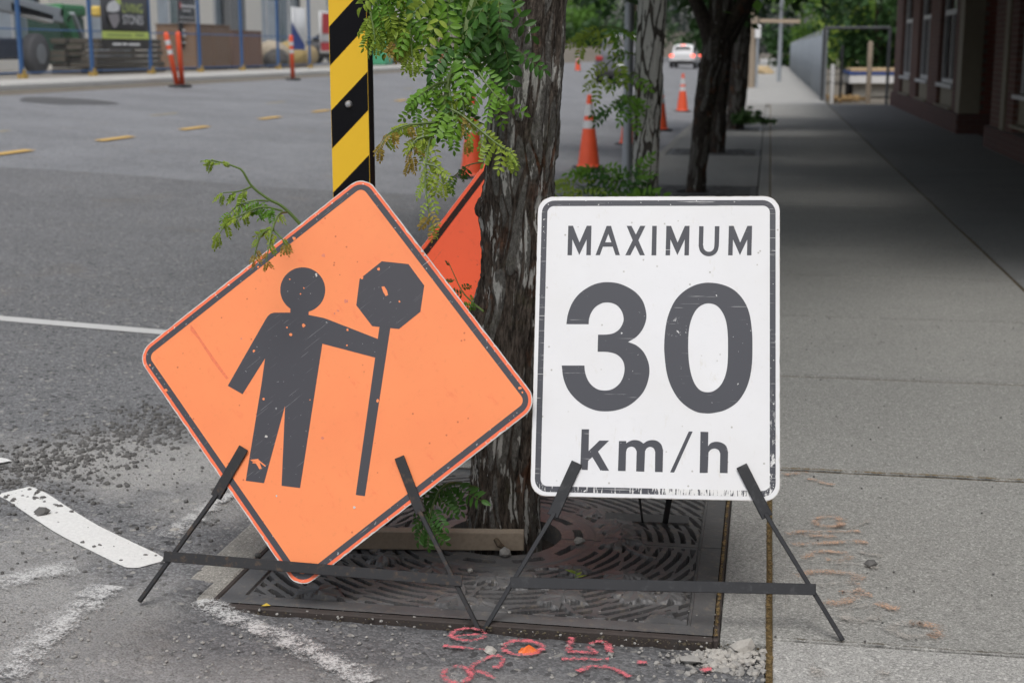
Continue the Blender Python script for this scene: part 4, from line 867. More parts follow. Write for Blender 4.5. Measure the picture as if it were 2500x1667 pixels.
# near tree
path = [(-.703, 3.8, -.06, .112), (-.703, 3.8, .1, .103), (-.698, 3.8, .25, .096), (-.683, 3.8, .55, .096), (-.664, 3.8, .75, .098), (-.652, 3.8, 1.02, .096), (-.637, 3.8, 1.25, .095), (-.621, 3.8, 1.5, .088), (-.60, 3.82, 2.0, .08), (-.58, 3.84, 2.6, .07)]
trunk_mesh('trunk', path, 300, .0042, M_bark, tr[0], .018, 11, (.03, .25), knobs=((3.5, .62, .045, .03), (3.4, .93, .03, .018), (5.6, .85, .03, .012)))
def limbs(t, base, n, z0, seed, reach=1.2, rad=.04):
    g = random.Random(seed)
    for k in range(n):
        a = 6.28 * k / n + g.uniform(-.4, .4); p = [np.array([base[0], base[1], z0 + .15 * k])]
        for j in range(1, 6): p.append(p[0] + np.array([math.cos(a) * reach * j / 5, math.sin(a) * reach * j / 5, .28 * j + .1 * g.random()]))
        mb = MB(); mb.tube(p, [rad * (1 - .15 * j) for j in range(6)], 8); mb.build('limb', M_bark3, t, smooth=True)
limbs(tr[0], (-.58, 3.84), 4, 2.2, 1)
crown('crown', tr[0], (-.6, 4.2, 4.1), (1.35, 1.35, .95), 1700, .075, M_crown, 21, 26)
# dense leafy branch hanging left of the trunk
br, pts = twig('branch', tr[0], [(1235, -160, 3.72), (1190, -80, 3.62), (1150, 20, 3.56), (1135, 100, 3.54), (1118, 155, 3.53), (1097, 191, 3.53), (1090, 232, 3.52), (1080, 268, 3.52), (1060, 302, 3.52)], (.011, .006))
def mass(n, poly, dep, ln, kinds, curled=False):
    xs_ = [q[0] for q in poly]; ys_ = [q[1] for q in poly]; k = 0
    while k < n:
        x, y_ = random.uniform(min(xs_), max(xs_)), random.uniform(min(ys_), max(ys_)); ins = False; j = len(poly) - 1
        for i in range(len(poly)):
            if (ys_[i] > y_) != (ys_[j] > y_) and x < (xs_[j] - xs_[i]) * (y_ - ys_[i]) / (ys_[j] - ys_[i]) + xs_[i]: ins = not ins
            j = i
        if not ins: continue
        k += 1; b = PD(x, y_, random.uniform(*dep)); dr = Rv * random.uniform(-.9, .6) + Fv * random.uniform(-.5, .2) - np.array([0, 0, 1]) * random.uniform(.25, 1.)
        add_leaf(br, b, dr, -Fv * .8 + np.array([0, 0, .7]) + rng.normal(size=3) * .5, ln * random.uniform(.75, 1.2), random.choice(kinds), curled)
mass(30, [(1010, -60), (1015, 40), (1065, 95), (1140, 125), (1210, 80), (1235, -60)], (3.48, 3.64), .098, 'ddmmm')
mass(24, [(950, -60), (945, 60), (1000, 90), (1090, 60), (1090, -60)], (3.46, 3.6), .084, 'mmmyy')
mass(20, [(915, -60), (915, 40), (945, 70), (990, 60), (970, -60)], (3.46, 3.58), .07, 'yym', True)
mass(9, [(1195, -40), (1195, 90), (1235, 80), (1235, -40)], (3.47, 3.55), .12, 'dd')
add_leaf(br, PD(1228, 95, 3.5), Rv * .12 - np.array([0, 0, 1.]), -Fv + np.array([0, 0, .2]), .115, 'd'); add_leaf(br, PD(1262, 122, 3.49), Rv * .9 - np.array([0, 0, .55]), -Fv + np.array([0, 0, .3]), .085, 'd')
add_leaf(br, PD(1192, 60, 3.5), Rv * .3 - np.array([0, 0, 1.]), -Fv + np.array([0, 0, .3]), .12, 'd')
along(br, pts, 14, .085, 'dmmy', 1.1, .35, 1., .7)
for path_, n_, ln_, kd, cu in (([(1000, 60, 3.5), (1004, 110, 3.5), (1008, 150, 3.5)], 6, .055, 'my', True), ([(905, 30, 3.5), (912, 70, 3.5), (916, 100, 3.5)], 5, .05, 'y', True), ([(960, 60, 3.5), (966, 95, 3.5), (968, 118, 3.5)], 5, .045, 'yr', True),
                               ([(1090, 200, 3.52), (1060, 208, 3.5), (1035, 228, 3.5), (1020, 255, 3.5)], 9, .075, 'm', False), ([(1060, 302, 3.52), (1046, 360, 3.51), (1038, 430, 3.5), (1044, 500, 3.49), (1052, 545, 3.49)], 12, .058, 'yyyr', False),
                               ([(1058, 300, 3.52), (1020, 303, 3.5), (985, 308, 3.49), (950, 326, 3.49), (930, 358, 3.49)], 9, .05, 'yyrr', True), ([(1085, 260, 3.52), (1125, 280, 3.5), (1175, 320, 3.49), (1215, 352, 3.48), (1248, 372, 3.48)], 13, .07, 'myyy', False),
                               ([(1095, 215, 3.52), (1105, 265, 3.51), (1108, 310, 3.5)], 7, .08, 'dm', False), ([(1140, 130, 3.54), (1180, 195, 3.5), (1215, 240, 3.49)], 8, .09, 'mm', False), ([(1130, 200, 3.52), (1132, 270, 3.5), (1140, 340, 3.5)], 6, .05, 'yr', True),
                               ([(1050, 330, 3.51), (1012, 345, 3.5), (1000, 390, 3.5)], 6, .05, 'yr', True), ([(1040, 400, 3.5), (1070, 410, 3.49), (1082, 445, 3.49)], 6, .055, 'y', False)):
    b2, p2 = twig('branch', tr[0], path_, (.0035, .0015)); along(b2, p2, n_, ln_, kd, 1., .05, 1., .8, cu)
# shoot reaching out over the road, left of the orange sign
b2, p2 = twig('shoot', tr[0], [(790, 620, 3.8), (733, 548, 3.78), (690, 505, 3.77), (655, 486, 3.76), (615, 455, 3.75), (592, 418, 3.74), (575, 408, 3.74), (545, 398, 3.74), (516, 391, 3.74)], (.0055, .0018)); along(b2, p2, 5, .045, 'yy', .5, .75, 1., .1, True)
for path_, n_, ln_, kd, cu in (([(614, 456, 3.75), (585, 467, 3.74), (545, 471, 3.74)], 5, .045, 'y', True), ([(655, 491, 3.76), (620, 490, 3.74), (585, 500, 3.74), (560, 520, 3.74)], 7, .05, 'myy', False), ([(690, 515, 3.76), (640, 505, 3.74), (595, 522, 3.74), (555, 545, 3.74), (530, 580, 3.74)], 12, .045, 'myy', True),
                               ([(700, 518, 3.7), (680, 525, 3.5), (662, 570, 3.42), (655, 610, 3.40), (650, 640, 3.40)], 6, .03, 'yyr', True), ([(668, 560, 3.45), (640, 570, 3.42), (625, 610, 3.42), (622, 632, 3.42)], 6, .032, 'yr', True), ([(668, 562, 3.45), (690, 585, 3.39), (702, 600, 3.38)], 4, .032, 'yr', True)):
    b3, p3 = twig('shoot', tr[0], path_, (.003, .0012)); along(b3, p3, n_, ln_, kd, .9, .05, 1., .6, cu)
# leaves along the third sign and at the trunk foot
b3, p3 = twig('shoot', tr[0], [(1180, 395, 3.72), (1140, 405, 3.8), (1115, 425, 3.9), (1090, 450, 4.0)], (.002, .0012)); along(b3, p3, 4, .06, 'dm', .4, .2, 1., 1.)
b3, p3 = twig('shoot', tr[0], [(1180, 760, 3.75), (1150, 735, 3.8), (1125, 705, 3.85), (1095, 640, 3.9)], (.003, .001)); along(b3, p3, 5, .045, 'md', .6, .1, .9, .2)
b3, p3 = twig('shoot', tr[0], [(1165, 1190, 3.72), (1110, 1178, 3.62), (1075, 1195, 3.58), (1055, 1240, 3.55), (1045, 1280, 3.54)], (.004, .0015)); along(b3, p3, 14, .09, 'dd', 1., .15, 1., .5)
# the other street trees
def street(i, pts, mat, seed, fork=()):
    t = tr[i]; trunk_mesh('trunk', pts, 110, .012, mat, t, .02, seed, (.045, .3))
    for f in fork:
        mb = MB(); mb.tube([np.array(q[:3]) for q in f], [q[3] for q in f], 10); mb.build('limb', M_bark3, t, smooth=True)
    limbs(t, pts[-1][:2], 4, pts[-1][2] - .5, seed, 1.3); c = (t.location.x, t.location.y, 3.55)
    crown('crown', t, c, (2.4, 3.7, 1.45), 14000, .11, M_crown_d if i > 1 else M_crown, seed, 34)
street(1, [(-.745, 8.75, -.05, .11), (-.742, 8.75, .2, .092), (-.73, 8.75, .9, .085), (-.70, 8.75, 1.7, .083), (-.69, 8.75, 2.6, .078)], M_bark2, 31)
street(2, [(-.675, 14.1, -.05, .10), (-.665, 14.1, .2, .088), (-.60, 14.1, .9, .10), (-.53, 14.1, 1.4, .115), (-.50, 14.1, 1.6, .12), (-.46, 14.1, 2.6, .08)], M_bark3, 41, [[(-.54, 14.1, 1.35, .09), (-.62, 14.08, 1.6, .075), (-.73, 14.06, 1.85, .065), (-.8, 14.05, 2.3, .05)], [(-.50, 14.1, 1.45, .09), (-.36, 14.1, 1.65, .07), (-.22, 14.1, 1.9, .06), (-.1, 14.1, 2.4, .05)]])
street(3, [(-.70, 19.7, -.05, .13), (-.69, 19.7, .2, .125), (-.66, 19.7, .9, .13), (-.62, 19.7, 1.6, .135), (-.6, 19.7, 2.6, .1)], M_bark3, 51, [[(-.6, 19.7, 1.4, .09), (-.35, 19.7, 1.9, .08), (-.1, 19.7, 2.4, .06)]])
street(4, [(-.60, 25.7, -.05, .19), (-.58, 25.7, .2, .16), (-.53, 25.7, .9, .16), (-.5, 25.7, 1.7, .15), (-.5, 25.7, 2.8, .12)], M_bark3, 61)
crown('foot_tuft', tr[4], (-.25, 25.4, .2), (.45, .3, .3), 420, .06, M_crown_d, 5, 12)
# bright suckers on the second tree, and its low branch
sk = thing
for path_, n_, ln_, kd in (([(1555, 560, 8.6), (1500, 500, 8.5), (1470, 440, 8.45), (1450, 405, 8.4)], 9, .2, 'mdm'), ([(1570, 560, 8.55), (1530, 480, 8.45), (1545, 420, 8.4)], 9, .2, 'mdm'), ([(1560, 560, 8.5), (1480, 520, 8.4), (1430, 470, 8.4), (1400, 440, 8.4)], 8, .17, 'my'), ([(1560, 540, 8.5), (1510, 470, 8.42), (1490, 420, 8.4)], 9, .2, 'md'), ([(1540, 560, 8.5), (1460, 540, 8.4), (1390, 500, 8.4), (1365, 470, 8.4)], 6, .15, 'yy'),
                           ([(1570, 140, 8.6), (1530, 130, 8.5), (1490, 150, 8.45), (1470, 175, 8.4), (1460, 200, 8.4)], 5, .17, 'my'), ([(1560, 100, 8.6), (1510, 70, 8.5), (1460, 68, 8.45), (1430, 95, 8.4)], 9, .17, 'my'), ([(1575, 190, 8.6), (1540, 180, 8.5), (1530, 230, 8.45), (1545, 270, 8.4)], 5, .17, 'mm'), ([(1560, 235, 8.6), (1525, 238, 8.5), (1485, 265, 8.4)], 5, .16, 'md')):
    b3, p3 = twig('branch', tr[1], path_, (.006, .002)); along(b3, p3, n_, ln_, kd, 1., .15, 1., .35)
# sprig growing through the grate
pq = onz(1322 * DS, 1340 * DS, 0.); g_ = thing('weed', tuple(pq), 'tiny green weed growing through the grate behind the speed stand crossbar', 'plant')
mb = MB(); mb.tube([pq, pq + np.array([0, 0, .02]), pq + np.array([.004, 0, .04])], .0012, 5); mb.build('stem', M_stem, g_)
for a in range(6):
    d = np.array([math.cos(a * 1.05), .5 * math.sin(a * 1.05), .25]); b = pq + np.array([0, 0, .018 + .004 * a]); sd_ = np.cross(d, (0, 0, 1)); sd_ /= np.linalg.norm(sd_)
    mb = MB(); mb.add([b, b + d * .014 + sd_ * .007, b + d * .03, b + d * .014 - sd_ * .007], [(0, 1, 2, 3)]); mb.build('leaf', LM['y'], g_)

# ---------------------------------------------------------------- cones and delineators
def cone_parts(t, tall=True):
    b = MB(); b.box((0, 0, .016), (.37, .37, .032)); b.build('base', M_rub, t, bevel=.012, seg=2, local=True)
    b = MB(); b.lathe([(.155, .03), (.148, .045), (.135, .055), (.029, .885), (.026, .905), (.016, .914), (.001, .914)], n=28); b.build('body', M_cone, t, smooth=True, local=True)
    rr_ = lambda z: .135 - (.135 - .029) * (z - .055) / .83 + .0016
    for z0, z1 in ((.50, .60), (.655, .80)):
        b = MB(); b.lathe([(rr_(z0) - .003, z0), (rr_(z0), z0 + .001), (rr_(z1), z1 - .001), (rr_(z1) - .003, z1)], n=28); b.build('reflective_collar', M_refl, t, smooth=True, local=True)
cone0 = None
CONES = [((1352, 388), 'tall orange cone on the road just left of the slim grey lamp post', 3), ((1444, 333), 'orange cone partly hidden between the grey lamp post and the second trunk', -2), ((1516, 300), 'orange cone mostly hidden behind the right edge of the pale second trunk', 5), ((1567, 257), 'orange cone standing clear between the second and third trunks', 2),
         ((1086, 408), 'orange cone whose banded side shows beside the deep orange sign', 0), ((1327, 163), 'distant orange cone at the foot of the far grey pole', 0)]
for (q, lab, rz) in CONES:
    p = onroad(q[0] * DS, q[1] * DS)
    if cone0 is None: t = thing('traffic_cone', tuple(p), lab, 'traffic cone', 'orange cones along the road'); cone_parts(t); cone0 = t
    else: t = copy_tree(cone0); t.location = Vector(p); t['label'] = lab
    t.rotation_euler.z = R_(rz * 5)
del0 = None
for (base, top, lab, plainp) in (((408, 189), (381, 62), 'leaning orange delineator post with two white bands on the far side of the road', 0), ((419, 197), (412, 62), 'plain red orange delineator post, its back turned, beside the leaning one', 1), ((673, 181), (671, 82), 'single pinkish delineator post farther along the far kerb, left of the striped post', 0),
                                 ((1014, 178), (1014, 115), 'far delineator post seen through the leaves, left of the near trunk', 0), ((1092, 172), (1092, 115), 'far delineator post seen through the leaves, next to the near trunk', 0), ((1719, 172), (1719, 130), 'orange delineator drum by the utility pole at the far sidewalk', 0)):
    p = onX(base[0] * DS, base[1] * DS, -12.5) if base[0] < 1500 else onz(base[0] * DS, base[1] * DS, 0)
    if base[0] < 1500: p[2] = road_z(-12.5, p[1])
    t = thing('delineator_post', tuple(p), lab, 'delineator', 'delineator posts')
    if del0 is None:
        b = MB(); b.lathe([(.22, 0), (.22, .025), (.19, .045), (.06, .06)], n=8); db = b.mesh('base'); db.materials.append(M_rub)
        b = MB(); b.lathe([(.055, .05), (.055, 1.12), (.05, 1.15), (.02, 1.165), (.02, 1.18)], n=20); dp = b.mesh('tube'); dp.materials.append(M_cone); dp.polygons.foreach_set('use_smooth', [True] * len(dp.polygons))
        dc = []
        for z0, z1 in ((.70, .80), (.90, 1.0)):
            b = MB(); b.lathe([(.054, z0), (.0575, z0 + .001), (.0575, z1), (.054, z1 + .001)], n=20); m_ = b.mesh('band'); m_.materials.append(M_refl); dc.append(m_)
        del0 = 1
    put('base', db, t); u = put('tube', dp, t)
    lean = math.atan2((base[0] - top[0]), (base[1] - top[1])) - (.005 if plainp else 0)
    parts = [u]
    if not plainp: parts += [put('reflective_band', m_, t) for m_ in dc]
    for o_ in parts: o_.rotation_euler = (0, -lean * .9, 0)
    if base[0] > 1500: t.scale = (1.6, 1.6, .95)

# ---------------------------------------------------------------- street furniture
def pole(name, x, y, r, h, label, cat, mat, z0=0., arm=None):
    t = thing(name, (x, y, z0), label, cat); b = MB(); b.lathe([(r * 1.9, 0), (r * 1.9, .02), (r * 1.05, .03), (r, .2), (r * .8, h)], (x, y, z0), 18); b.build('shaft', mat, t, smooth=True)
    b = MB(); b.lathe([(r * 2.6, 0), (r * 2.6, .015), (r * 2.2, .02)], (x, y, z0), 12); b.build('base_plate', mat, t)
    return t
pole('lamp_post', -1.27, 13.2, .045, 5, 'slim grey metal lamp post in front of the second trunk', 'lamp post', M_galv)
q = onX(1327 * DS, 150 * DS, -13.6); pole('lamp_post', -13.6, 78, .09, 8, 'tall grey pole rising behind the distant cone at the road bend', 'pole', M_galv, z0=.75)
t = pole('sign_post', -3.2, 88, .11, 8, 'grey traffic pole right of the lamp post carrying a faded tan board', 'pole', M_galv, z0=-.1)
b = MB(); b.box((-3.75, 87.8, 5.2), (.8, .06, 1.1)); b.build('board', plain('tan_board', (.55, .36, .22), .7), t, bevel=.03)
t = pole('signal_pole', -2.55, 88.5, .1, 9, 'second grey traffic pole seen between lamp post and pale trunk', 'pole', M_galv, z0=-.1)
q = onX(1547 * DS, 10 * DS, -4.2)
t = thing('traffic_light', (-5.3, 84, 4.4), 'yellow traffic signal head hanging at the top edge between second and third trunks', 'traffic light')
M_tly = plain('signal_yellow', (.62, .33, .05), .5); q = onY(1547 * DS, 0, 84)
b = MB(); b.box((q[0], 84, 5.0), (.36, .2, 1.0)); b.build('housing', M_tly, t, bevel=.06, seg=2)
for k in range(3): b = MB(); b.lathe([(.13, -.03), (.14, 0)], (q[0], 83.9, 4.68 + .32 * k), 14, 'y'); b.build('lens', M_glass_d, t)
b = MB(); b.tube([(q[0], 84.1, 5.4), (q[0], 84.1, 7)], .03); b.build('hanger', M_galv, t)
# utility pole with box, bar barrier
UPX = float(onY(1838, 120, 55)[0]); t = thing('utility_pole', (UPX, 55, 0), 'brown wooden utility pole at the far end of the tree row', 'pole'); b = MB(); b.lathe([(.19, 0), (.18, 1), (.15, 9)], (UPX, 55, 0), 14); b.build('shaft', M_wood, t, smooth=True)
b = MB(); b.box((UPX + .17, 54.75, 2.05), (.22, .2, .5)); b.build('white_box', M_white, t, bevel=.03); b = MB(); b.lathe([(.05, 0), (.05, 1.8)], (UPX + .17, 54.75, 0), 10); b.build('conduit', M_galv, t)
SPX = float(onY(1823, 120, 52)[0]); t = thing('sign_post', (SPX, 52, 0), 'thin grey sign post just left of the wooden utility pole', 'pole'); b = MB(); b.lathe([(.04, 0), (.04, 2.4)], (SPX, 52, 0), 10); b.build('shaft', M_galv, t); b = MB(); b.box((SPX, 51.95, 2.3), (.26, .02, .3)); b.build('plate', plain('green_plate', (.25, .4, .33), .5), t)
q0, q1 = onY(1745 * DS, 48 * DS, 60), onY(1838 * DS, 50 * DS, 60); t = thing('barrier_bar', (float(q0[0]), 60, 0), 'pale horizontal bar on posts crossing above the far sidewalk', 'barrier')
b = MB(); b.bar(q0, q1, .14, .08, (0, -1, 0)); b.build('bar', plain('pale_bar', (.42, .33, .24), .7), t)
q = onY(1795 * DS, 20 * DS, 66); t = thing('lamp_post', (float(q[0]), 66, 0), 'pale grey post standing among the trees over the far sidewalk', 'pole'); b = MB(); b.lathe([(.1, 0), (.085, 1.9), (.085, 3.4), (.13, 3.5), (.13, 3.8), (.06, 4.2), (.06, 7)], (q[0], 66, -.1), 12); b.build('shaft', M_galv, t, smooth=True)

# ---------------------------------------------------------------- vehicles
def ringsec(y, hw, z0, z1, n=20, p=3.2, zc=None):
    out = []
    for j in range(n):
        a = 2 * math.pi * (j + .5) / n; c, s_ = math.cos(a), math.sin(a); out.append((hw * abs(c) ** (2 / p) * (1 if c > 0 else -1), y, (z0 + z1) / 2 + (z1 - z0) / 2 * abs(s_) ** (2 / p) * (1 if s_ > 0 else -1)))
    return out
def loft(secs):
    b = MB(); n = len(secs[0]); b.add([q for s_ in secs for q in s_], [(i * n + j, i * n + (j + 1) % n, (i + 1) * n + (j + 1) % n, (i + 1) * n + j) for i in range(len(secs) - 1) for j in range(n)] + [tuple(range(n - 1, -1, -1)), tuple((len(secs) - 1) * n + j for j in range(n))]); return b
M_tail = lamp('tail_lamp_lit', (1., .12, .07), 2.6)
def car(name, loc, rz, paint, label, hw=.92, H=1.66, lit=True):
    """rear of the car faces -y"""
    t = thing(name, (0, 0, 0), label, 'car'); hood = H * .62
    loft([ringsec(0.02, hw * .86, .42, hood * .96), ringsec(.12, hw * .97, .32, hood), ringsec(.9, hw, .26, hood), ringsec(3.2, hw, .26, hood * .98), ringsec(4.2, hw * .97, .3, hood * .9), ringsec(4.6, hw * .84, .42, hood * .78)]).build('body', paint, t, smooth=True, local=True)
    loft([ringsec(.22, hw * .80, hood * .93, hood * 1.02, p=4), ringsec(.55, hw * .74, hood * .95, H * .97, p=4), ringsec(.9, hw * .74, hood * .95, H, p=4), ringsec(2.2, hw * .74, hood * .95, H, p=4), ringsec(2.6, hw * .76, hood * .95, H * .97, p=4), ringsec(3.3, hw * .84, hood * .93, hood * 1.02, p=4)]).build('cabin', paint, t, smooth=True, local=True)
    b = MB(); b.add([(-hw * .62, .335, hood * 1.08), (hw * .62, .335, hood * 1.08), (hw * .56, .515, H * .915), (-hw * .56, .515, H * .915)], [(0, 1, 2, 3)]); w_ = b.build('rear_window', M_glass_d, t, local=True); w_.location.y = -.06
    for sx in (-1, 1):
        b = MB(); b.add([(sx * hw * .765, .9, hood * 1.05), (sx * hw * .765, 3.0, hood * 1.05), (sx * hw * .752, 2.4, H * .93), (sx * hw * .752, .95, H * .93)], [(0, 1, 2, 3)]); b.build('side_window', M_glass_d, t, local=True)
        b = MB(); b.box((sx * hw * .80, .05, hood * .84), (.26, .12, .17)); b.build('tail_light', M_tail if lit else plain('tail_red', (.35, .02, .02), .3), t, bevel=.03, seg=2, local=True)
        for y_ in (.85, 3.65):
            b = MB(); b.lathe([(.33, -.11), (.345, -.09), (.345, .09), (.33, .11)], (sx * (hw - .1), y_, .345), 24, 'x'); wh = b.build('wheel', M_rub, t, smooth=True, local=True)
            b = MB(); b.lathe([(.21, -.118), (.21, .118)], (sx * (hw - .1), y_, .345), 16, 'x'); b.build('rim', M_galv, wh, local=True)
    b = MB(); b.box((0, .06, .42), (hw * 1.72, .2, .24)); b.build('rear_bumper', M_rub, t, bevel=.05, seg=2, local=True)
    b = MB(); b.box((0, -.005, hood * .66), (.34, .02, .12)); b.build('licence_plate', M_white, t, local=True)
    b = MB(); b.box((0, .55, H * .955), (.3, .06, .05)); b.build('brake_lamp', M_tail if lit else M_rub, t, local=True)
    t.location = Vector(loc); t.rotation_euler.z = rz; return t
def place(px, py): q = onroad(px * DS, py * DS); return (q[0], q[1], q[2])
M_cw = plain('car_white', (.72, .73, .74), .25, var=.03, bump=0, coat=.6); M_cd = plain('car_dark', (.03, .032, .036), .25, var=.05, bump=0, coat=.8); M_cg = plain('car_grey', (.13, .135, .15), .25, var=.05, bump=0, coat=.8)
p = place(1566, 158); car('car', (p[0], p[1], p[2]), R_(-3), M_cw, 'white car seen from behind with lit tail lights between the trunks')
p = place(1424, 196); car('car', (p[0], p[1], p[2]), R_(-2), M_cg, 'grey sport utility car from behind, partly hidden by leaves and the pale trunk', .98, 1.85, lit=False)
p = place(1612, 156); car('car', (p[0] + .3, p[1] + 6, p[2]), R_(-3), M_cd, 'dark car ahead of the white one, brake lamp just visible by the forked trunk')
p = place(1668, 158); car('car', (p[0] + .2, p[1] + 10, p[2]), 0, plain('car_maroon', (.12, .02, .025), .3, bump=0, coat=.5), 'far dark red car glimpsed between the fourth and fifth trunks')

# ---------------------------------------------------------------- worker far down the road
q = onY(1338 * DS, 128 * DS, 118); zt = terr(q[0], 118); hz = q[2] - .95
t = thing('person', (q[0], 118, hz), 'far worker in a yellow hi-vis vest standing beside the distant pole', 'person')
me = bpy.data.meshes.new('body'); bx, by, bz = 0, 0, 0
J = [(0, 0, .95), (0, 0, 1.2), (0, 0, 1.42), (0, 0, 1.52), (0, 0, 1.66), (0, 0, 1.76), (.19, 0, 1.4), (.26, 0, 1.15), (.24, -.12, .95), (-.19, 0, 1.4), (-.26, 0, 1.15), (-.24, -.12, .95), (.1, 0, .9), (.11, 0, .5), (.11, .02, .08), (.11, -.12, .04), (-.1, 0, .9), (-.11, 0, .5), (-.11, .02, .08), (-.11, -.12, .04)]
Ed = [(0, 1), (1, 2), (2, 3), (3, 4), (4, 5), (2, 6), (6, 7), (7, 8), (2, 9), (9, 10), (10, 11), (0, 12), (12, 13), (13, 14), (14, 15), (0, 16), (16, 17), (17, 18), (18, 19)]
rd = [.15, .15, .16, .055, .1, .09, .07, .05, .04, .07, .05, .04, .09, .07, .05, .04, .09, .07, .05, .04]
me.from_pydata(J, Ed, []); o = put('body', me, t, plain('work_clothes', (.04, .045, .06), .8)); sk_ = o.modifiers.new('skin', 'SKIN')
for v, r_ in zip(me.skin_vertices[0].data, rd): v.radius = (r_, r_ * .75)
me.skin_vertices[0].data[0].use_root = True; o.modifiers.new('sub', 'SUBSURF').levels = 1
b = MB(); b.lathe([(.18, .92), (.2, 1.15), (.21, 1.35), (.12, 1.5)], n=14); b.build('vest', plain('hi_vis', (.75, .72, .15), .6), t, smooth=True, local=True)
b = MB(); b.lathe([(.14, 1.68), (.125, 1.78), (.07, 1.85), (.01, 1.86)], n=12); b.build('helmet', plain('hat', (.5, .6, .35), .4), t, smooth=True, local=True)

# ---------------------------------------------------------------- brick building on the right
bl = thing('brick_building', (3.15, 25, 0), 'dark red brick building with tall white framed windows along the sidewalk', 'building')
WX = 3.15; HT = 4.6
wins = [(34.1, 36.6), (30.3, 32.6), (26.2, 28.6)]
def wbox(nm, x0, x1, y0, y1, z0, z1, mat, parent=bl, bevel=.0): b = MB(); b.span(x0, x1, y0, y1, z0, z1); return b.build(nm, mat, parent, bevel=bevel)
ys_ = [38.4] + [v for w_ in wins for v in (w_[1], w_[0])] + [25.4]
for k in range(0, len(ys_), 2): wbox('wall', WX, WX + .35, ys_[k + 1], ys_[k], .0, HT, M_brick)
for (y0, y1) in wins:
    wbox('wall', WX, WX + .35, y0, y1, 3.3, HT, M_brick); wbox('panel', WX + .07, WX + .3, y0, y1, .36, .77, M_beige)
    wn = wbox('window', WX + .12, WX + .15, y0, y1, .77, 3.3, M_glass_d)
    for (a, b_, c, d) in ((y0 - .0, y0 + .09, .77, 3.3), (y1 - .09, y1, .77, 3.3), (y0 + .09, y1 - .09, .77, .85), (y0 + .09, y1 - .09, 2.0, 2.09), (y0 + .09, y1 - .09, 3.21, 3.3), ((y0 + y1) / 2 - .035, (y0 + y1) / 2 + .035, .85, 2.0)): wbox('frame', WX + .08, WX + .17, a, b_, c, d, M_frame, wn)
    wbox('sill', WX - .03, WX + .2, y0, y1, .70, .768, M_frame, wn)
    wbox('lower_sill', WX - .04, WX + .1, y0, y1, .34, .37, M_beige)
wbox('plinth', WX - .07, WX + .34, 25.3, 38.45, -.05, .33, M_plinth, bevel=.02)
wbox('pilaster', WX - .03, WX + .3, 24.9, 25.42, .33, HT, M_beige)
# entrance recess: its far side wall is laid brick by brick
rc = wbox('recess_wall', WX + .3, WX + 3.2, 24.93, 25.3, -.05, HT, M_mort)
bb = MB(); bb.box((0, 0, 0), (.2, .03, .065)); bme = bb.mesh('brick'); bme.materials.append(M_brickp); cnt = 0
for r_ in range(38):
    for c_ in range(8):
        x = WX + .36 + c_ * .212 + (.106 if r_ % 2 else 0)
        if cnt >= 296: break
        o = put('brick', bme, rc); o.location = Vector((x, 24.922 + random.uniform(-.003, .003), .05 + r_ * .076)) - Vector(ORG[rc.name]); cnt += 1
wbox('plinth', WX - .07, WX + 3.0, 24.84, 25.31, -.05, .325, M_plinth, bevel=.02)
wbox('entrance_door', WX + 2.6, WX + 2.7, 21.7, 24.8, 0, 2.4, M_glass_d); wbox('wall', WX + 2.55, WX + 2.9, 21.5, 25.0, 2.4, HT, M_brick)
for k, (y0, y1) in enumerate(((15.5, 19.7), (9.5, 13.5), (3.5, 7.5))):
    wn = wbox('window', WX + .12, WX + .15, y0, y1, .8, 3.3, M_glass_d); wbox('panel', WX + .07, WX + .3, y0, y1, .4, .8, M_beige); wbox('wall', WX, WX + .35, y0, y1, 3.3, HT, M_brick); wbox('sill', WX - .03, WX + .2, y0, y1, .74, .795, M_frame, wn); wbox('lower_sill', WX - .04, WX + .1, y0, y1, .37, .41, M_beige)
    for a in (y0, y1 - .1): wbox('frame', WX + .08, WX + .17, a, a + .1, .8, 3.3, M_frame, wn)
for y0, y1 in ((20.55, 21.6), (19.7, 20.25), (13.5, 15.5), (7.5, 9.5), (-6, 3.5)): wbox('wall', WX, WX + .35, y0, y1, 0, HT, M_brick)
wbox('pilaster', WX - .03, WX + .3, 20.25, 20.56, .3, HT, M_beige); wbox('wall', WX + .3, WX + 3, 21.3, 21.62, 0, HT, M_brick); wbox('wall', WX + .2, 12, 38.0, 38.4, 0, HT, M_brick)
wbox('plinth', WX - .07, WX + .34, -6, 21.68, -.05, .3, M_plinth, bevel=.02)
wbox('roof', WX - .3, 14, -6, 38.7, HT, HT + .3, M_greyp)
can = wbox('shade_canopy', WX - 2.1, WX - .02, 7.5, 38.0, 2.98, 3.2, plain('shade_canopy_metal', (.06, .055, .05), .6))  # unseen canopy added over the sidewalk, widened to deepen its shade
for y_ in np.arange(7, 38, 4.4): b = MB(); b.bar((WX - .02, y_, 4.2), (WX - 1.95, y_, 3.2), .04, .04, (0, 1, 0)); b.build('shade_canopy_rod', M_blk, can)

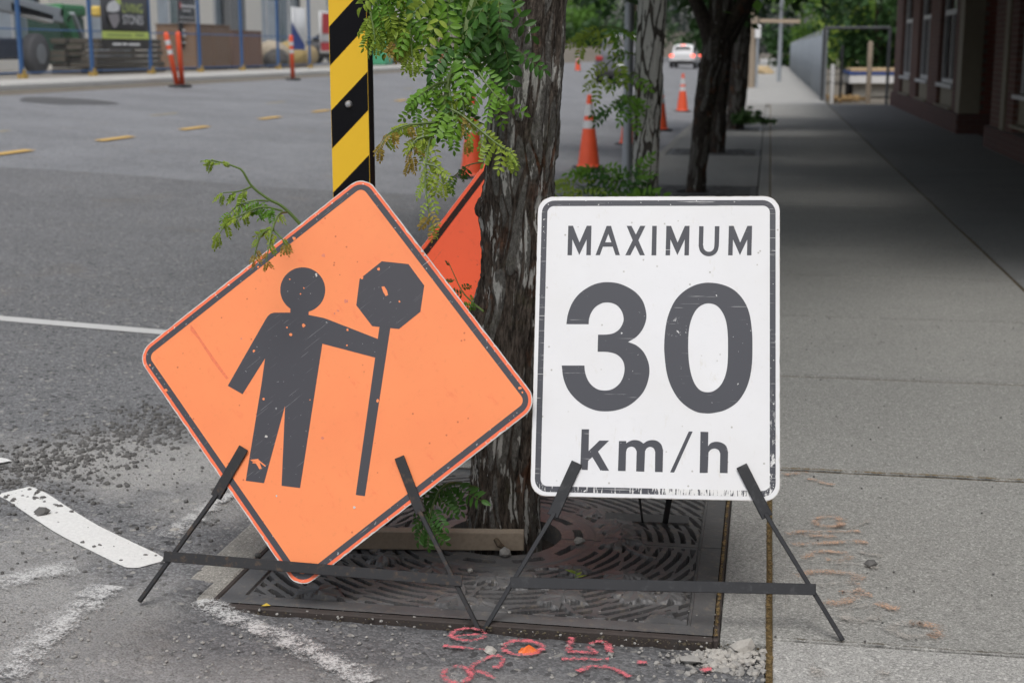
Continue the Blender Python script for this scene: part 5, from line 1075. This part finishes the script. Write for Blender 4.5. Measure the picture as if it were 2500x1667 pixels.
# ---------------------------------------------------------------- fences, gate and lot on the right
M_screen = plain('fence_screen', (.30, .335, .37), .8, var=.15, scale=3, bump=.5, bs=30, bd=.01)
t = thing('screened_fence', (1.52, 41, 0), 'grey screened site fence running along the far sidewalk', 'fence')
yy = 41.2
for k in range(20):
    y1 = yy + 3.6; b = MB(); b.lathe([(.035, -.1), (.035, 1.98)], (1.52, yy, 0), 10); b.build('post', M_galv, t)
    b = MB(); zt0, zt1 = 1.86 + random.uniform(-.06, .06), 1.86 + random.uniform(-.06, .06)
    nseg = 12; V = []
    for i in range(nseg + 1):
        f = i / nseg
        for z in (-.05, 1.9): V.append((1.5 + .03 * math.sin(f * 14 + k) + .02 * random.random(), yy + .03 + (3.54) * f, z if z < 1 else zt0 * (1 - f) + zt1 * f - .05 * math.sin(f * math.pi)))
    b.add(V, [(2 * i, 2 * i + 2, 2 * i + 3, 2 * i + 1) for i in range(nseg)]); o = b.build('screen', M_screen, t, smooth=True); sl = o.modifiers.new('s', 'SOLIDIFY'); sl.thickness = .006; yy = y1
t = thing('gate_frame', (1.35, 41, 0), 'open dark gate frame between the screened fence and the brick building', 'gate')
for (a, b_) in (((1.45, 41, -.1), (1.45, 41, 1.97)), ((3.2, 41, -.1), (3.2, 41, 1.97)), ((1.45, 41, 1.97), (3.2, 41, 1.97))): b = MB(); b.tube([a, b_], .045, 10); b.build('rail', plain('dark_rail', (.06, .065, .07), .5), t)
for i, (px, top, z, lab) in enumerate(((2000, 95, 41.8, 'brown post in front of the white trailer in the gate opening'), (1913, 148, 41.6, 'short white post just inside the gate opening'), (1935, 105, 43, 'thin dark post behind the white post in the lot'))):
    q = onY(px * DS, top * DS, z); t = thing('lot_post', (q[0], z, -.1), lab, 'post'); r_ = (.07, .06, .04)[i]; b = MB(); b.lathe([(r_, 0), (r_, q[2] + .05), (r_ * .6, q[2] + .1)], (q[0], z, -.1), 10); b.build('shaft', (M_wood, M_white, M_blk)[i], t, smooth=True)
t = thing('trailer', (3.4, 46, -.1), 'white flat trailer body with a blue stripe in the lot behind the gate', 'trailer')
b = MB(); b.span(2.45, 5.2, 46.2, 50, .35, .62); b.build('side', M_white, t, bevel=.02); b = MB(); b.span(2.43, 5.22, 46.18, 50.02, .63, .71); b.build('stripe', plain('stripe_blue', (.04, .09, .3), .5), t); b = MB(); b.span(2.5, 5.1, 46.3, 49.8, .72, .8); b.build('deck_load', plain('tan_load', (.5, .36, .2), .8), t)
b = MB(); b.span(2.6, 5.1, 46.4, 49.8, -.05, .34); b.build('chassis', plain('grey_chassis', (.30, .29, .26), .8), t)
for y_ in (47.2, 48.6):
    b = MB(); b.lathe([(.25, -.09), (.27, -.07), (.27, .07), (.25, .09)], (2.56, y_, .14), 18, 'x'); b.build('wheel', M_rub, t)
mb = MB(); 
for k in range(160): pebble(mb, (1.75 + random.random() * .9, 42 + random.random() * 3, -.06 + random.random() * .1), random.uniform(.03, .09))
tag(mb.build('dry_debris', plain('dry_leaves', (.33, .22, .1), .9)), 'pile of dry tan debris inside the gate opening', 'debris', kind='stuff')
q = onz(1748 * DS, 157 * DS, 0.); mb = MB(); pebble(mb, (q[0] + .3, q[1] * .75, .1), .8, .5); tag(mb.build('sand_heap', plain('sand', (.5, .38, .22), .9), smooth=True), 'small heap of tan sand at the end of the far sidewalk', 'sand')

# ---------------------------------------------------------------- construction side of the street
gfp = None
for k in range(9):
    y0 = 23.85 + 3.09 * k
    if gfp is None:
        t = thing('site_fence_panel', (-14.8, 0, .8), None, 'fence panel', 'blue site fence panels'); ORG[t.name] = np.zeros(3)
        for (a, b_, nm) in (((0, 0, 0), (0, 0, 2.4), 'upright'), ((0, 3.02, 0), (0, 3.02, 2.4), 'upright'), ((0, 0, 2.38), (0, 3.02, 2.38), 'top_rail'), ((0, 0, .98), (0, 3.02, .98), 'middle_rail'), ((0, 0, .12), (0, 3.02, .12), 'bottom_rail')):
            b = MB(); b.tube([a, b_], .032 if nm == 'upright' else .014, 8); b.build(nm, M_blue, t, local=True)
        b = MB()
        for i in range(40): b.box((0, .075 * i + .04, 1.25), (.0016, .0016, 2.26))
        for i in range(15): b.box((.003, 1.51, .16 * i + .14), (.0016, 3.0, .0016))
        tag(b.build('wire_mesh', M_galv, t, local=True), kind='stuff')
        b = MB(); b.box((0, 0, .05), (.12, .2, .1)); b.box((0, 0, .13), (.09, .09, .1)); b.build('foot', plain('foot_yellow', (.5, .33, .08), .7), t, local=True); gfp = t
    else: t = copy_tree(gfp)
    t.location = (-14.8, y0, .8)
    t['label'] = ['blue wire site fence panel at the left edge, before the boom lift', 'blue wire site fence panel, second visible from the left, in front of the lift wheel', 'blue wire site fence panel, third from the left, in front of the dark timber piles', 'blue wire site fence panel, fourth from the left, behind the paired delineators', 'blue wire site fence panel, fifth from the left, in front of the brown crate', 'blue wire site fence panel, sixth from the left, in front of the tan tarpaulin heap', 'blue wire site fence panel, seventh from the left, beside the blue and white banner', 'blue wire site fence panel just left of the striped hazard post', 'blue wire site fence panel seen right of the striped hazard post'][k]
# new building behind
fb = thing('new_building', (-24, 50, .8), 'pale unfinished building with tall windows behind the site fence', 'building')
FX = -22.
def fbx(nm, x0, x1, y0, y1, z0, z1, mat, parent=fb): b = MB(); b.span(x0, x1, y0, y1, z0, z1); return b.build(nm, mat, parent)
fbx('wall', FX - 9, FX - .6, 20, 92, .7, 9, M_greyp)
for (y0, y1, m_) in ((20, 26, M_cream), (30, 32, M_cream), (36.5, 38.6, M_cream), (41.9, 44.5, M_cream), (48.6, 50, M_cream), (53.6, 55.4, M_cream), (57.3, 59.0, M_greyp), (59.02, 61.0, M_cream), (67.2, 70.5, M_cream), (75, 77.2, M_cream), (83, 92, M_cream)): fbx('pier', FX - .6, FX, y0, y1, .7, 9, m_)
for (y0, y1) in ((26, 30), (32, 36.5), (38.6, 41.9), (44.5, 48.6), (50, 53.6), (55.4, 57.3), (61.0, 67.2), (70.5, 75), (77.2, 83)):
    wn = fbx('window', FX - .45, FX - .4, y0, y1, 1.1, 5, M_glass_sky); fbx('sill', FX - .5, FX - .1, y0, y1, .7, 1.1, M_cream, wn)
    n_ = max(2, int((y1 - y0) / 1.5))
    for k in range(n_ + 1): yk = y0 + (y1 - y0 - .09) * k / n_; fbx('frame', FX - .42, FX - .3, yk, yk + .09, 1.1, 5, plain('dark_mullion', (.04, .045, .05), .5) if k % 2 == 0 else M_frame, wn)
    if (int(y0) % 3) != 0: b = MB(); b.span(FX - .38, FX - .36, y0 + .3, y0 + (y1 - y0) * .55, 1.15, 3.6); b.build('plastic_wrap', plain('sheet_plastic', (.48, .54, .6), .4, var=.3, scale=2), wn)
    fbx('wall', FX - .6, FX - .1, y0, y1, 5, 9, M_greyp)
# green boom lift
t = thing('boom_lift', (-18, 31, .8), 'green boom lift with grey arm parked behind the left fence panels', 'lift')
M_gr = plain('lift_green', (.02, .17, .05), .45); M_tyre = plain('tyre_grey', (.10, .10, .105), .8); X_ = -17.6
def LX(x, y, X=X_): return onX(x / 2.767, y / 2.767, X)
w_c = LX(240, 365)
for dx, dy in ((0, 0), (-1.7, 0), (0, -2.6), (-1.7, -2.6)):
    b = MB(); b.lathe([(.38, -.16), (.47, -.13), (.49, -.06), (.49, .06), (.47, .13), (.38, .16)], (w_c[0] + dx, w_c[1] + dy, 1.28), 26, 'x'); wh = b.build('wheel', M_tyre, t, smooth=True)
    b = MB(); b.lathe([(.24, -.17), (.2, -.12), (.2, .12), (.24, .17)], (w_c[0] + dx, w_c[1] + dy, 1.28), 18, 'x'); b.build('rim', M_galv, wh)
b = MB(); b.span(w_c[0] - 1.6, w_c[0] - .1, w_c[1] - 3, w_c[1] + .3, 1.15, 1.65); b.build('chassis', plain('lift_dark', (.03, .04, .07), .6), t, bevel=.05)
def beam(nm, p0, p1, wd, mat): b = MB(); b.bar(LX(*p0), LX(*p1), wd, .25, (1, 0, 0)); return b.build(nm, mat, t, bevel=.02)
beam('upper_arm', (-60, 10), (400, 110), .36, M_galv); beam('arm_jacket', (40, 45), (330, 130), .22, M_white); beam('arm_joint', (380, 60), (440, 150), .34, M_gr); beam('lower_arm', (430, 110), (540, 400), .3, M_gr); beam('cylinder', (470, 90), (550, 280), .1, M_galv)
b = MB(); q = LX(490, 110); q2 = LX(620, 320); b.span(X_ - 1.3, X_ - .3, q[1], q2[1] + .3, 1.0, q[2]); b.build('counterweight', plain('lift_body', (.02, .06, .04), .5), t, bevel=.06)
b = MB(); b.span(X_ - 1.35, X_ - .25, q[1] - .05, q2[1] + .35, q[2], q[2] + .3); b.build('hood', M_gr, t, bevel=.08, seg=2)
b = MB(); q = LX(660, 80, -15.6); b.box(q, (.25, .3, .25)); b.build('beacon', plain('beacon_yellow', (.7, .5, .1), .5), t, bevel=.05)
# banners: flat print on cloth hung on the fence
def banner(label, X, px0, px1, py0, py1, mat):
    a = onX(px0 / 2.767, py0 / 2.767, X); b_ = onX(px1 / 2.767, py0 / 2.767, X); c = onX(px1 / 2.767, py1 / 2.767, X)
    t = thing('banner', (X, a[1], c[2]), label, 'banner'); y0, y1, z1, z0 = a[1], b_[1], a[2], c[2]
    n_ = 14; mb = MB(); mb.add([(X - .03 + .02 * math.sin(i * .9), y0 + (y1 - y0) * i / n_, z) for i in range(n_ + 1) for z in (z0, z1)], [(2 * i, 2 * i + 2, 2 * i + 3, 2 * i + 1) for i in range(n_)]); o = mb.build('cloth', mat, t, smooth=True); o.modifiers.new('s', 'SOLIDIFY').thickness = .004
    return t, y0, y1, z0, z1
def print_text(t, X, body, y0, z0, h, mat, wd=None):
    cu = bpy.data.curves.new('txt', 'FONT'); cu.body = body; cu.size = 1; ob = bpy.data.objects.new('txt', cu); COL.objects.link(ob); dg = bpy.context.evaluated_depsgraph_get(); dg.update()
    me = bpy.data.meshes.new_from_object(ob.evaluated_get(dg)); bpy.data.objects.remove(ob); V = np.zeros(len(me.vertices) * 3); me.vertices.foreach_get('co', V); V = V.reshape(-1, 3)
    V[:, 0] -= V[:, 0].min(); k = h / .73; kw = (wd / V[:, 0].max()) if wd else k; org = ORG[t.name]
    W_ = np.stack([np.full(len(V), X + .03), y0 + V[:, 0] * kw, z0 + V[:, 1] * k], -1) - org; me.vertices.foreach_set('co', W_.ravel().astype(np.float32)); me.materials.clear(); me.materials.append(mat); return put('lettering', me, t)
M_bdark = plain('banner_charcoal', (.055, .055, .06), .6); M_lime = plain('print_lime', (.55, .66, .16), .6); M_pw = plain('print_white', (.75, .75, .75), .6)
t, y0, y1, z0, z1 = banner('charcoal LIVING STONES banner with a lime strip on the site fence', -14.74, 680, 1000, -60, 330, M_bdark)
q = onX(820 / 2.767, 85 / 2.767, -14.74); q2 = onX(960 / 2.767, 170 / 2.767, -14.74)
print_text(t, -14.74, 'LIVING', q[1], q[2], .22, M_lime, q2[1] - q[1]); print_text(t, -14.74, 'STONES', q[1], q2[2], .22, M_pw, q2[1] - q[1])
a, b_ = onX(682 / 2.767, 210 / 2.767, -14.74), onX(998 / 2.767, 268 / 2.767, -14.74); mb = MB(); mb.span(-14.715, -14.705, a[1], b_[1], b_[2], a[2]); mb.build('lime_strip', M_lime, t)
for i, (x0, x1, yy_) in enumerate(((715, 880, 240), (905, 965, 240), (750, 810, 300), (815, 850, 300), (858, 935, 302))):
    a, b_ = onX(x0 / 2.767, (yy_ - 8) / 2.767, -14.74), onX(x1 / 2.767, (yy_ + 8) / 2.767, -14.74); mb = MB(); mb.span(-14.703, -14.70, a[1], b_[1], b_[2], a[2]); mb.build('small_print', plain('print_olive', (.3, .38, .12), .6) if i < 2 else M_pw, t)
mb = MB()                                                 # the stone-and-leaf emblem
E1 = lambda x, y: (lambda q: (q[1], q[2]))(onX(x / 2.767, y / 2.767, -14.70))
for nm, pts, m_ in (('emblem_stone', [(738, 20), (775, 0), (810, 40), (805, 75), (770, 85), (725, 80), (722, 50)], M_pw), ('emblem_leaf', [(775, -20), (815, -10), (818, 35), (790, 20)], M_lime), ('emblem_tail', [(730, 100), (800, 95), (808, 140), (785, 190), (765, 190), (745, 150)], plain('print_grey', (.3, .28, .29), .6))):
    mb = MB(); mb.prism([E1(*q) for q in pts], -14.706, -14.700, lambda x, y, z: (z, x, y)); mb.build(nm, m_, t)
t, y0, y1, z0, z1 = banner('tall black banner with white print lines behind the paired delineators', -16.9, 1200, 1320, -60, 330, plain('banner_black', (.018, .018, .02), .5))
for (x0, x1, yy_, hh, m_) in ((1215, 1312, 45, 18, 0), (1228, 1285, 75, 10, 0), (1208, 1312, 122, 9, 0), (1208, 1312, 152, 9, 0), (1225, 1265, 208, 14, 0), (1275, 1310, 212, 14, 0), (1230, 1262, 245, 14, 0), (1272, 1308, 250, 14, 0), (1225, 1305, 290, 7, 0)):
    a, b_ = onX(x0 / 2.767, (yy_ - hh / 1.4) / 2.767, -16.9), onX(x1 / 2.767, (yy_ + hh / 1.4) / 2.767, -16.9); mb = MB()
    nseg = max(2, int((b_[1] - a[1]) / .16)); L = (b_[1] - a[1]) / nseg
    for i in range(nseg): mb.span(-16.872, -16.868, a[1] + i * L, a[1] + (i + .72) * L, b_[2], a[2])
    tag(mb.build('print_line', M_pw, t), kind='stuff')
mb = MB(); a = onX(1206 / 2.767, 15 / 2.767, -16.9); b_ = onX(1216 / 2.767, 62 / 2.767, -16.9); mb.span(-16.871, -16.867, a[1], b_[1], b_[2], a[2]); mb.build('red_mark', plain('print_red', (.55, .06, .06), .6), t)
t, y0, y1, z0, z1 = banner('white banner with a blue swoosh on the fence left of the striped post', -14.72, 1972, 2068, 48, 340, M_white)
mb = MB(); mb.prism([(lambda q: (q[1], q[2]))(onX(x / 2.767, y / 2.767, -14.69)) for x, y in ((1973, 150), (2010, 220), (2058, 300), (2058, 338), (1973, 338))], -14.70, -14.69, lambda x, y, z: (z, x, y)); mb.build('blue_swoosh', plain('print_blue', (.03, .06, .25), .5), t)
t, y0, y1, z0, z1 = banner('red and white site notice right beside the striped hazard post', -14.72, 2160, 2240, 75, 360, M_white)
for nm, (x0, x1, a0, a1) in (('red_field', (2172, 2240, 90, 230)), ('red_strip', (2165, 2240, 290, 345))):
    a, b_ = onX(x0 / 2.767, a0 / 2.767, -14.72), onX(x1 / 2.767, a1 / 2.767, -14.72); mb = MB(); mb.span(-14.69, -14.685, a[1], b_[1], b_[2], a[2]); mb.build(nm, plain('notice_red', (.55, .04, .05), .5), t)
# timber piles, crates, tarpaulin heap
def yard(px, py, X): return onX(px / 2.767, py / 2.767, X)
M_tim = plain('dark_timber', (.085, .072, .055), .9, var=.4, scale=3)
t = thing('timber_pile', (-16.4, 36, .8), 'stack of dark weathered timbers behind the LIVING STONES banner', 'timber stack'); a = yard(655, 490, -16.2); b_ = yard(1120, 480, -16.2)
for r_ in range(6):
    for c_ in range(3):
        mb = MB(); mb.span(-16.2 - .42 * (c_ + 1) + .02, -16.2 - .42 * c_, a[1] + random.uniform(0, .35), b_[1] - random.uniform(0, .3), .80 + r_ * .145, .80 + r_ * .145 + .125); mb.build('timber', M_tim, t, bevel=.01)
def crate(label, X, x0, x1, y0, y1, mat, dep=1.2):
    a, c = yard(x0, y1, X), yard(x1, y1, X); top = yard((x0 + x1) / 2, y0, X)[2]; t = thing('crate', (X, a[1], .8), label, 'crate'); z0 = .86
    mb = MB(); mb.span(X - dep, X, a[1], c[1], z0, top); mb.build('box', mat, t, bevel=.01)
    for y_ in (a[1] - .0, (a[1] + c[1]) / 2, c[1] - .1): mb = MB(); mb.span(X + .002, X + .022, y_, y_ + .1, z0, top - .01); mb.build('batten', mat, t)
    mb = MB(); mb.span(X - dep - .03, X + .03, a[1] - .03, c[1] + .03, top + .002, top + .03); mb.build('lid', mat, t)
    for y_ in (a[1] + .1, c[1] - .25): mb = MB(); mb.span(X - dep, X, y_, y_ + .12, .79, .857); mb.build('skid', M_tim, t)
M_ply = plain('plywood_brown', (.22, .14, .09), .85, var=.15, scale=3)
crate('large brown plywood crate behind the fence, right of the black banner', -16.6, 1325, 1560, 175, 455, M_ply); crate('lower brown plywood crate next to the large one', -16.7, 1572, 1770, 215, 460, plain('plywood_red', (.24, .14, .10), .85, var=.15, scale=3))
q = yard(1830, 455, -16.8)
for lab, x, y_, rr_, mat in (('tan tarpaulin bundle heaped right of the crates', 1840, 380, .62, plain('tarp_tan', (.42, .36, .27), .8)), ('dark bundle of scrap in the material heap', 1870, 400, .4, plain('scrap_dark', (.07, .065, .06), .8)), ('yellow straw bale at the right end of the heap', 1960, 390, .6, plain('straw', (.42, .31, .12), .9)), ('tan sack low in the heap beside the striped post', 2060, 400, .5, plain('sack', (.38, .29, .15), .9))):
    q = yard(x, 455, -16.4 if 'dark' in lab else -16.8); mb = MB(); pebble(mb, (q[0], q[1], .8 + rr_ * .75), rr_ * 1.35, .85); o = mb.build('material_bundle', mat, smooth=True); o.modifiers.new('s', 'SUBSURF').levels = 1; tag(o, lab, 'bundle')
# vehicles and clutter glimpsed behind the leaves
for lab, x, dep, mat, hh in (('dark parked machine glimpsed behind the leaves left of the near trunk', 985, 46, plain('machine_dark', (.05, .05, .055), .5), 1.3), ('grey parked pickup glimpsed below the leaves left of the near trunk', 1040, 50, M_cg, 1.25)):
    q = onX(x, 130, -15.5); t = car('parked_machine', (-16, q[1], .8), R_(90), mat, lab, .95, 1.5 + .2 * (hh > 1.26), lit=False)
q = onX(940, 110, -15.2); t = thing('portable_toilet', (-15.4, q[1], .8), 'green portable toilet glimpsed beside the striped post', 'portable toilet'); mb = MB(); mb.box((-15.6, q[1], 1.85), (1.1, 1.1, 2.1)); mb.build('cabin', plain('toilet_green', (.08, .36, .2), .5), t, bevel=.03); mb = MB(); mb.box((-15.04, q[1], 1.8), (.03, .8, 1.9)); mb.build('door', plain('toilet_green_l', (.12, .42, .26), .5), t); mb = MB(); mb.box((-15.6, q[1], 2.98), (1.15, 1.15, .12)); mb.build('roof', M_white, t, bevel=.03)
q = onX(985, 90, -15.2); mb = MB(); mb.box((-16.5, q[1], 1.9), (1.4, 2.2, 1.2)); o = mb.build('container', plain('site_red', (.45, .05, .06), .5), bevel=.05); o.location.z = .0; tag(o, 'red site container glimpsed between leaves right of the striped post', 'container')
# ---------------------------------------------------------------- trees in the distance
def far_tree(x, y, z, r, h, mat, label, seed, n=6500, size=.2):
    t = thing('background_tree', (x, y, z), label, 'tree', 'trees closing the view'); b = MB(); b.tube([(x, y, z - .3), (x + .1, y, z + h * .35), (x, y, z + h * .6)], [.3, .22, .12], 8); b.build('trunk', M_bark3, t)
    crown('crown', t, (x, y, z + h * .5), (r, r, h * .52), n, size, mat, seed, 40, shell=.6)
far = [(-46, 128, 2, 8, 12, M_crown, 'broad mid green tree far left, behind the new building end'), (-37, 132, 2, 8, 12, M_crown_y, 'light green tree behind the leaves left of the near trunk'), (-30, 128, 2, 7, 11, M_crown, 'mid green tree directly behind the near trunk'), (-24, 136, 2, 7, 12, M_crown_y, 'light green rounded tree behind the far pole'),
       (-18.5, 126, 1.5, 6, 10, M_crown, 'mid green tree right of the far pole'), (-13, 140, 1.2, 6, 12, M_crown_d, 'dark green tree behind the grey lamp post'), (-7, 150, .5, 6, 14, M_crown_b, 'bluish dark conifer above the white car'), (-1.5, 160, 0, 6, 14, M_crown_b, 'bluish dark conifer behind the forked trunk'),
       (5, 120, 0, 5, 10, M_crown, 'mid green tree closing the far sidewalk'), (6.5, 92, 0, 4.2, 9, M_crown_y, 'olive light tree overhanging the far screened fence'), (9, 74, 0, 4.5, 10, M_crown, 'green tree behind the screened fence'), (7.5, 58, 0, 3.2, 9, M_crown_d, 'dark green tree behind the white trailer'), (11.5, 60, 0, 4.5, 10, M_crown, 'green tree in the lot behind the brick building corner'), (4.6, 66, 0, 2.6, 8, M_crown_d, 'dark narrow tree just behind the screened fence corner')]
for i, (x, y, z, r, h, m_, lab) in enumerate(far): far_tree(x, y, z, r, h, m_, lab, 100 + i)
for i, (x, y, z, r, h, lab) in enumerate(((-33, 110, 1.6, 4.5, 3, 'low dark hedge clump left of the far pole'), (-21, 113, 1.4, 4.5, 3.2, 'low dark hedge clump behind the far worker'), (-13.5, 116, .9, 4, 3, 'low dark hedge clump left of the grey car'), (-5, 135, .2, 4.5, 4, 'low dark hedge clump behind the white car'), (2.5, 130, 0, 4, 4, 'low dark hedge clump at the end of the far sidewalk'))):
    t = thing('hedge', (x, y, z), lab, 'hedge', 'hedge clumps at the road bend'); crown('foliage', t, (x, y, z + h * .42), (r, 1.5, h * .5), 1500, .3, M_crown_d, 200 + i, 26)
vg = MB(); vg.add([(-40, 98, 1.18), (-13.3, 96, .9), (-13.3, 112, 1.2), (-40, 118, 1.9)], [(0, 1, 2, 3)]); vg = vg.build('grass_verge', plain('verge', (.18, .19, .07), .95, bump=.8, bs=20, bd=.03, var=.4, scale=1)); vg['kind'] = 'structure'
